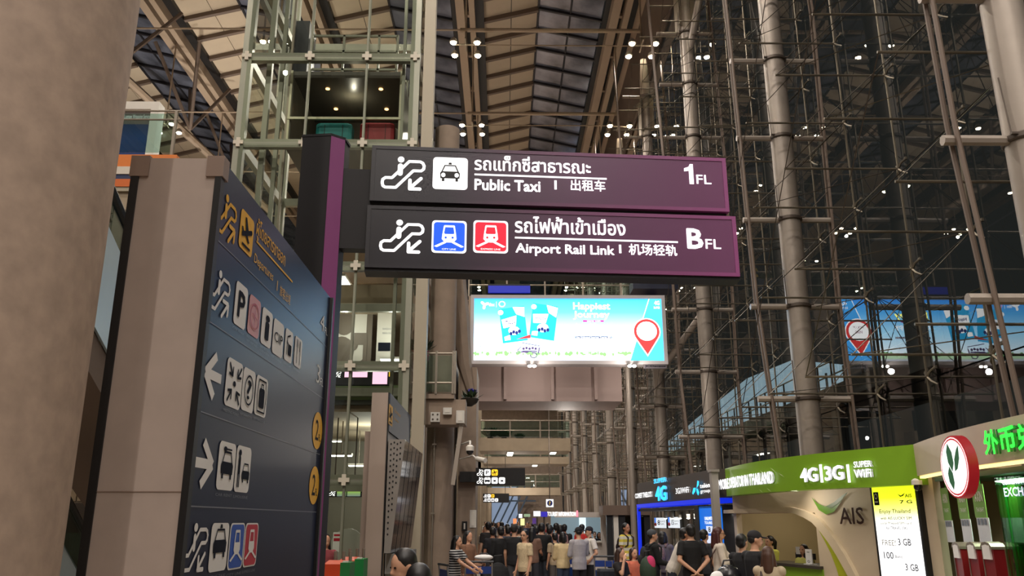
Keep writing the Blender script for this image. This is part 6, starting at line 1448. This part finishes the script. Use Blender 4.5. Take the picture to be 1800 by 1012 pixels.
# customers of the black kiosk
a_ = stand(1146, 930, 17.2, 1.75, 'woman in long black coat with grey hair tie facing the black kiosk', (16, 16, 18), (18, 18, 20), hair='beanie', hcol=cloth((70, 74, 80)), sleeve='long', lower='skirt', arms=('fwd', 'fwd'), hem=.4)
backpack(a_[0], a_[1], a_[0]['_h'], cloth((36, 38, 40)), .8)
a_ = stand(1165, 934, 18.6, 2.6, 'dark-haired person with plaid backpack at the black kiosk', (96, 90, 104), (70, 66, 84), face=False, arms=('fwd', 'fwd'), hair='bob')
backpack(a_[0], a_[1], a_[0]['_h'], M('plaid', (120, 96, 104), .85, var=.4, scale=30), .8)
a_ = stand(1178, 925, 17.0, 1.25, 'man in white tee with navy sling leaning forward at the black kiosk', (216, 208, 196), (46, 52, 62), arms=('down', 'down'), lean=26, yaw=15, vox=.010, skin=1, H=1.76)
strap(a_[0], [a_[1]((-.09, .0, .84)), a_[1]((-.02, -.095, .76)), a_[1]((.06, -.09, .64)), a_[1]((.11, .0, .54))], .05, cloth((36, 52, 110)), 'sling_bag')
stand(1213, 921, 16.0, PI+.1, 'man in black polo from behind with hands clasped at his back', (16, 16, 18), (18, 18, 22), arms=('back', 'back'), face=False, wide=1.06, vox=.010)
stand(1237, 930, 17.6, 2.2, 'partly hidden person in dark top at the jamb of the black kiosk', (40, 40, 44), (30, 30, 34), face=True)
# customers of the green kiosk
a_ = stand(1262, 926, 15.8, 1.45, 'woman with long red-brown hair in an off-white jacket and floral skirt', (212, 200, 186), M('floral', (60, 54, 52), .85, var=.9, scale=22), hair='long', hcol=M('hair_auburn', (70, 32, 28), .5), arms=('hold', 'reach'), sleeve='long', lower='skirt', vox=.010)
glasses(a_[0], a_[2], a_[0]['_h'])
strap(a_[0], [a_[1]((-.07, .0, .84)), a_[1]((-.085, .085, .72)), a_[1]((.02, .1, .58)), a_[1]((.1, .05, .5))], .012, M('leather', (70, 40, 30), .5), 'bag_strap')
stand(1324, 932, 12.2, 2.0, 'man in black shirt and dark flat cap at the green kiosk', (24, 24, 28), (24, 24, 28), hair='cap', hcol=cloth((28, 26, 30)), arms=('fwd', 'fwd'), sleeve='long', wide=1.04, vox=.010, yaw=-25, nod=8)
stand(1303, 938, 13.0, 2.3, 'short-haired man in black just behind the capped man', (26, 26, 30), (24, 24, 28), sleeve='long', arms=('fwd', 'fwd'))
a_ = stand(1349, 960, 11.4, 2.7, 'woman with brown hair in beige sleeveless top and dark shoulder strap', (196, 178, 150), (60, 50, 48), hair='long', hcol=M('hair_chestnut', (76, 48, 34), .5), sleeve='cap', arms=('fwd', 'fwd'), vox=.010, face=False)
strap(a_[0], [a_[1]((.07, .0, .84)), a_[1]((.06, .085, .74)), a_[1]((-.03, .09, .6)), a_[1]((-.1, .05, .52))], .016, M('leather_dark', (48, 26, 22), .5), 'bag_strap')
q = at(1352, 941, 16.9); person(zat(941, q.y)*1.0, (q.x, q.y, 0), -1.2, 'kiosk clerk with black ponytail in lime-yellow shirt', (206, 206, 90), (40, 40, 44), hair='pony', face=True, arms=('fwd', 'fwd'))
q = at(1412, 956, 15.7); person(zat(956, q.y)*1.0, (q.x, q.y, 0), -1.0, 'kiosk clerk with long ponytail behind the leaflet stand', (206, 204, 110), (40, 40, 44), hair='pony', face=True, arms=('fwd', 'fwd'))
# woman partly hidden at the lower left, behind the pylon edge
stand(573, 938, 15.0, .6, 'woman with long dark hair beside the directory pylon edge', (150, 70, 76), (60, 50, 54), hair='long', face=False)
# booth staff and queue
for i, (x, y, D, rz, tc, hs, lab) in enumerate(((1023, 921, 26, 2.8, (196, 44, 40), 'short', 'person in a red shirt near the white booth'), (992, 921, 27, PI, (24, 24, 26), 'short', 'person in black tee with white print at the white booth'), (966, 922, 25, PI, (120, 110, 110), 'short', 'person in grey top left of the white booth'),
        (978, 919, 26.5, 2.6, (90, 60, 66), 'short', 'person in dim red top among the booth queue'), (984, 922, 25.5, 3.4, (170, 130, 130), 'bob', 'person in pale pink top in the booth queue'), (1045, 934, 31.2, .3, (40, 40, 46), 'short', 'dark-haired clerk low in the booth window, left one'), (1053, 935, 31.3, .2, (44, 40, 46), 'bob', 'dark-haired clerk low in the booth window, right one'),
        (936, 926, 22, 2.7, (120, 90, 76), 'long', 'person with brown top behind the cream-shirt man'), (943, 924, 24, PI, (170, 40, 44), 'short', 'person in red top behind the cream-shirt man'), (912, 924, 24, 3.0, (200, 190, 176), 'short', 'person in pale shirt behind the tall hooded person'), (866, 926, 22.5, 3.3, (24, 24, 30), 'short', 'person in black pushing a trolley at the left of the crowd'), (858, 917, 25, 3.6, (40, 36, 36), 'short', 'tall dark figure beside the left wall'), (893, 925, 25, 3.1, (60, 70, 90), 'short', 'person in blue-grey top at the left of the crowd'))):
    stand(x, y, D, rz, lab, tc, (50, 50, 58), hair=hs, vox=.018, face=(abs(rz) < 1.5), skin=i % 3, arms=('fwd', 'hang') if i % 2 else ('hang', 'hang'))
bake()
# far crowd: copies of three plain figures in other clothes
protos = [person(1.7, (0, -60-i, 0), PI, 'x', c, (50, 48, 54), hair=h, vox=.022, face=False) for i, (c, h) in enumerate((((60, 56, 60), 'short'), ((120, 110, 104), 'long'), ((40, 44, 60), 'short')))]
bake()
rr = random.Random(21); shades = ['dark', 'grey', 'pale', 'navy', 'brown', 'red', 'white', 'black']; scol = [(36, 34, 38), (110, 108, 108), (190, 180, 168), (40, 50, 80), (104, 80, 62), (150, 50, 48), (214, 210, 204), (20, 20, 22)]
cnt = {}; ORD = ('the', 'second', 'third', 'fourth', 'fifth', 'sixth', 'seventh', 'eighth', 'ninth')
for i in range(40):
    D = 24+i*1.1+rr.uniform(-.4, .4); px_ = rr.uniform(853, 925) if i % 3 else rr.uniform(925, 985); X = at(px_, 915, D).x
    c = copy_tree(protos[i % 3][0], (X, D, 0)); c.rotation_euler = (0, 0, rr.choice((PI, PI+.4, PI-.5, .2, -.2))); s_ = rr.uniform(.94, 1.05); c.scale = (s_, s_, s_)
    k = rr.randrange(8); cnt[k] = cnt.get(k, 0)+1; c['label'] = 'small distant person in %s clothes down the hall, %s nearest of the %s-clad' % (shades[k], ORD[cnt[k]-1], shades[k]); c['group'] = 'distant crowd in the hall'
    for ch in c.children:
        if ch.name.startswith('top'):
            ch.material_slots[0].link = 'OBJECT'; ch.material_slots[0].material = cloth(scol[k])
for pr in protos:
    for ch in list(pr[0].children): bpy.data.objects.remove(ch)
    bpy.data.objects.remove(pr[0])

# ================================================================== trolleys and bags
def trolley(x, y, rz, lab, board='blue'):
    R = root('luggage_trolley', (x, y, 0), lab, 'trolley'); ca, sa = math.cos(rz), math.sin(rz)
    Q = lambda a, b, z: Vector((x+a*ca-b*sa, y+a*sa+b*ca, z))
    ST_ = M('trolley_steel', (170, 168, 166), .3, .8)
    for s in (-1, 1):
        MB().path([Q(s*.27, .45, .12), Q(s*.27, -.35, .14), Q(s*.27, -.45, .55), Q(s*.27, -.5, 1.02)], .018, 6).build('side_frame', ST_, R, smooth=True)
        MB().lathe(Q(s*.27, .4, .07)-Vector((ca, sa, 0))*.02, [(.07, 0), (.07, .04)], 12, (ca, sa, 0)).build('wheel', MATS['black'], R)
    MB().lathe(Q(0, -.42, .07)-Vector((ca, sa, 0))*.02, [(.07, 0), (.07, .04)], 12, (ca, sa, 0)).build('wheel', MATS['black'], R)
    MB().tube(Q(-.3, -.5, 1.02), Q(.3, -.5, 1.02), .022, n=8).build('handlebar', M('bar_dark', (40, 40, 44), .5), R)
    for b_ in (-.2, .0, .2, .4): MB().tube(Q(-.27, b_, .13), Q(.27, b_, .13), .012, n=6).build('base_rung', ST_, R)
    MB().ob((Q(0, -.475, .86)), Q(.26, -.475, .86)-Q(0, -.475, .86), Q(0, -.465, .86)-Q(0, -.475, .86), (0, 0, .07)).build('sign_board', M('board_blue', (34, 60, 130), .4), R)
    MB().ob((Q(0, -.47, .52)), Q(.25, -.47, .52)-Q(0, -.47, .52), Q(0, -.46, .52)-Q(0, -.47, .52), (0, 0, .2)).build('front_panel', M('panel_blue', (20, 56, 112), .4), R)
    return R
q = at(842, 970, 17.6); trolley(q.x, 18.0, 0, 'luggage trolley with blue boards beside the woman in brown')
trolley(at(1003, 980, 21.6).x, 21.8, .2, 'luggage trolley with dark blue board between the yellow and grey shirts')
trolley(at(1066, 970, 20.4).x, 20.6, -.1, 'luggage trolley with violet-blue board right of the white-tee man')
trolley(at(822, 985, 16.4).x, 16.6, -1.2, 'metal trolley pushed by the striped woman')
trolley(at(1238, 1003, 12.6).x, 12.8, 1.35, 'trolley with long handle bar at the bottom before the white jacket woman')
suitcase('suitcase', (at(1072, 990, 18.6).x, 18.8, 0), .52, .28, .82, (30, 34, 44), 'dark blue-black suitcase with raised silver handle right of the white-tee man')
suitcase('suitcase', (at(1169, 985, 16.2).x, 16.4, 0), .4, .25, .76, (60, 66, 90), 'slate suitcase with tall twin handle before the black kiosk')
for x, lab in ((1090, 'plain dark bench seat under the woman in black'), (1113, 'plain dark bench seat under the pink and orange top')):
    q = at(x, 1000, 18.0 if x < 1100 else 18.6); R = root('bench_seat', (q.x, q.y+.05, 0), lab, 'bench'); MB().box(q.x-.25, q.x+.25, q.y-.15, q.y+.3, .30, .36).build('seat', MATS['steel_dark'], R)
    for dx in (-.2, .2): MB().box(q.x+dx-.02, q.x+dx+.02, q.y, q.y+.2, 0, .30).build('leg', MATS['steel_dark'], R)
def softbag(name, c, rx, ry, rz_, mat, lab, cat='bag', extra=None):
    R = root(name, c, lab, cat); c = Vector(c); t = MB().ell((0, 0, rz_), rx, ry, rz_, 14, 10).ell((rx*.3, 0, rz_*1.3), rx*.6, ry*.8, rz_*.6, 12, 8); blob('body', t, mat, R, .016, 2)
    strap(R, [Vector((-rx*.5, 0, rz_*1.7)), Vector((-rx*.3, 0, rz_*2.3)), Vector((rx*.3, 0, rz_*2.35)), Vector((rx*.5, 0, rz_*1.8))], .014, MATS['black'], 'handle')
    if extra: t = MB().ell((rx*extra[0], -ry*.3, rz_*extra[1]), rx*.6, ry*.6, rz_*.55, 12, 8); blob('flap', t, extra[2], R, .014, 2)
    return R
q = at(1284, 1008, 12.2); softbag('black_bag', (q.x, 12.3, .86), .19, .18, .18, M('bag_gloss', (26, 26, 30), .25), 'glossy black bag with white cloth on the trolley before the capped man', extra=(-.9, 1.0, WHI))
MB().box(q.x-.3, q.x+.3, 12.1, 12.5, .15, .86).build('carton', M('carton_dark', (60, 52, 46), .7), label='dark carton under the glossy black bag', cat='box')
q = at(1140, 990, 15.2); softbag('pink_backpack', (q.x, 15.3, .72), .15, .14, .25, M('bag_green', (40, 60, 44), .7), 'small green and pink backpack at the bottom before the black coat', extra=(.3, 1.5, cloth((206, 60, 110))))
MB().box(q.x-.3, q.x+.3, 15.05, 15.55, 0, .72).build('low_suitcase', M('case_dark', (34, 34, 38), .5), label='dark flat case carrying the pink backpack', cat='suitcase')
q = at(868, 985, 20.2); softbag('black_bag', (q.x+.1, 20.0, .0), .3, .2, .45, cloth((20, 20, 22)), 'large black bag standing left of centre')
q = at(846, 952, 17.8); softbag('white_bundle', (q.x+.05, 17.9, 1.03), .2, .14, .06, WHI, 'white bundle lying on the blue trolley')
bake()
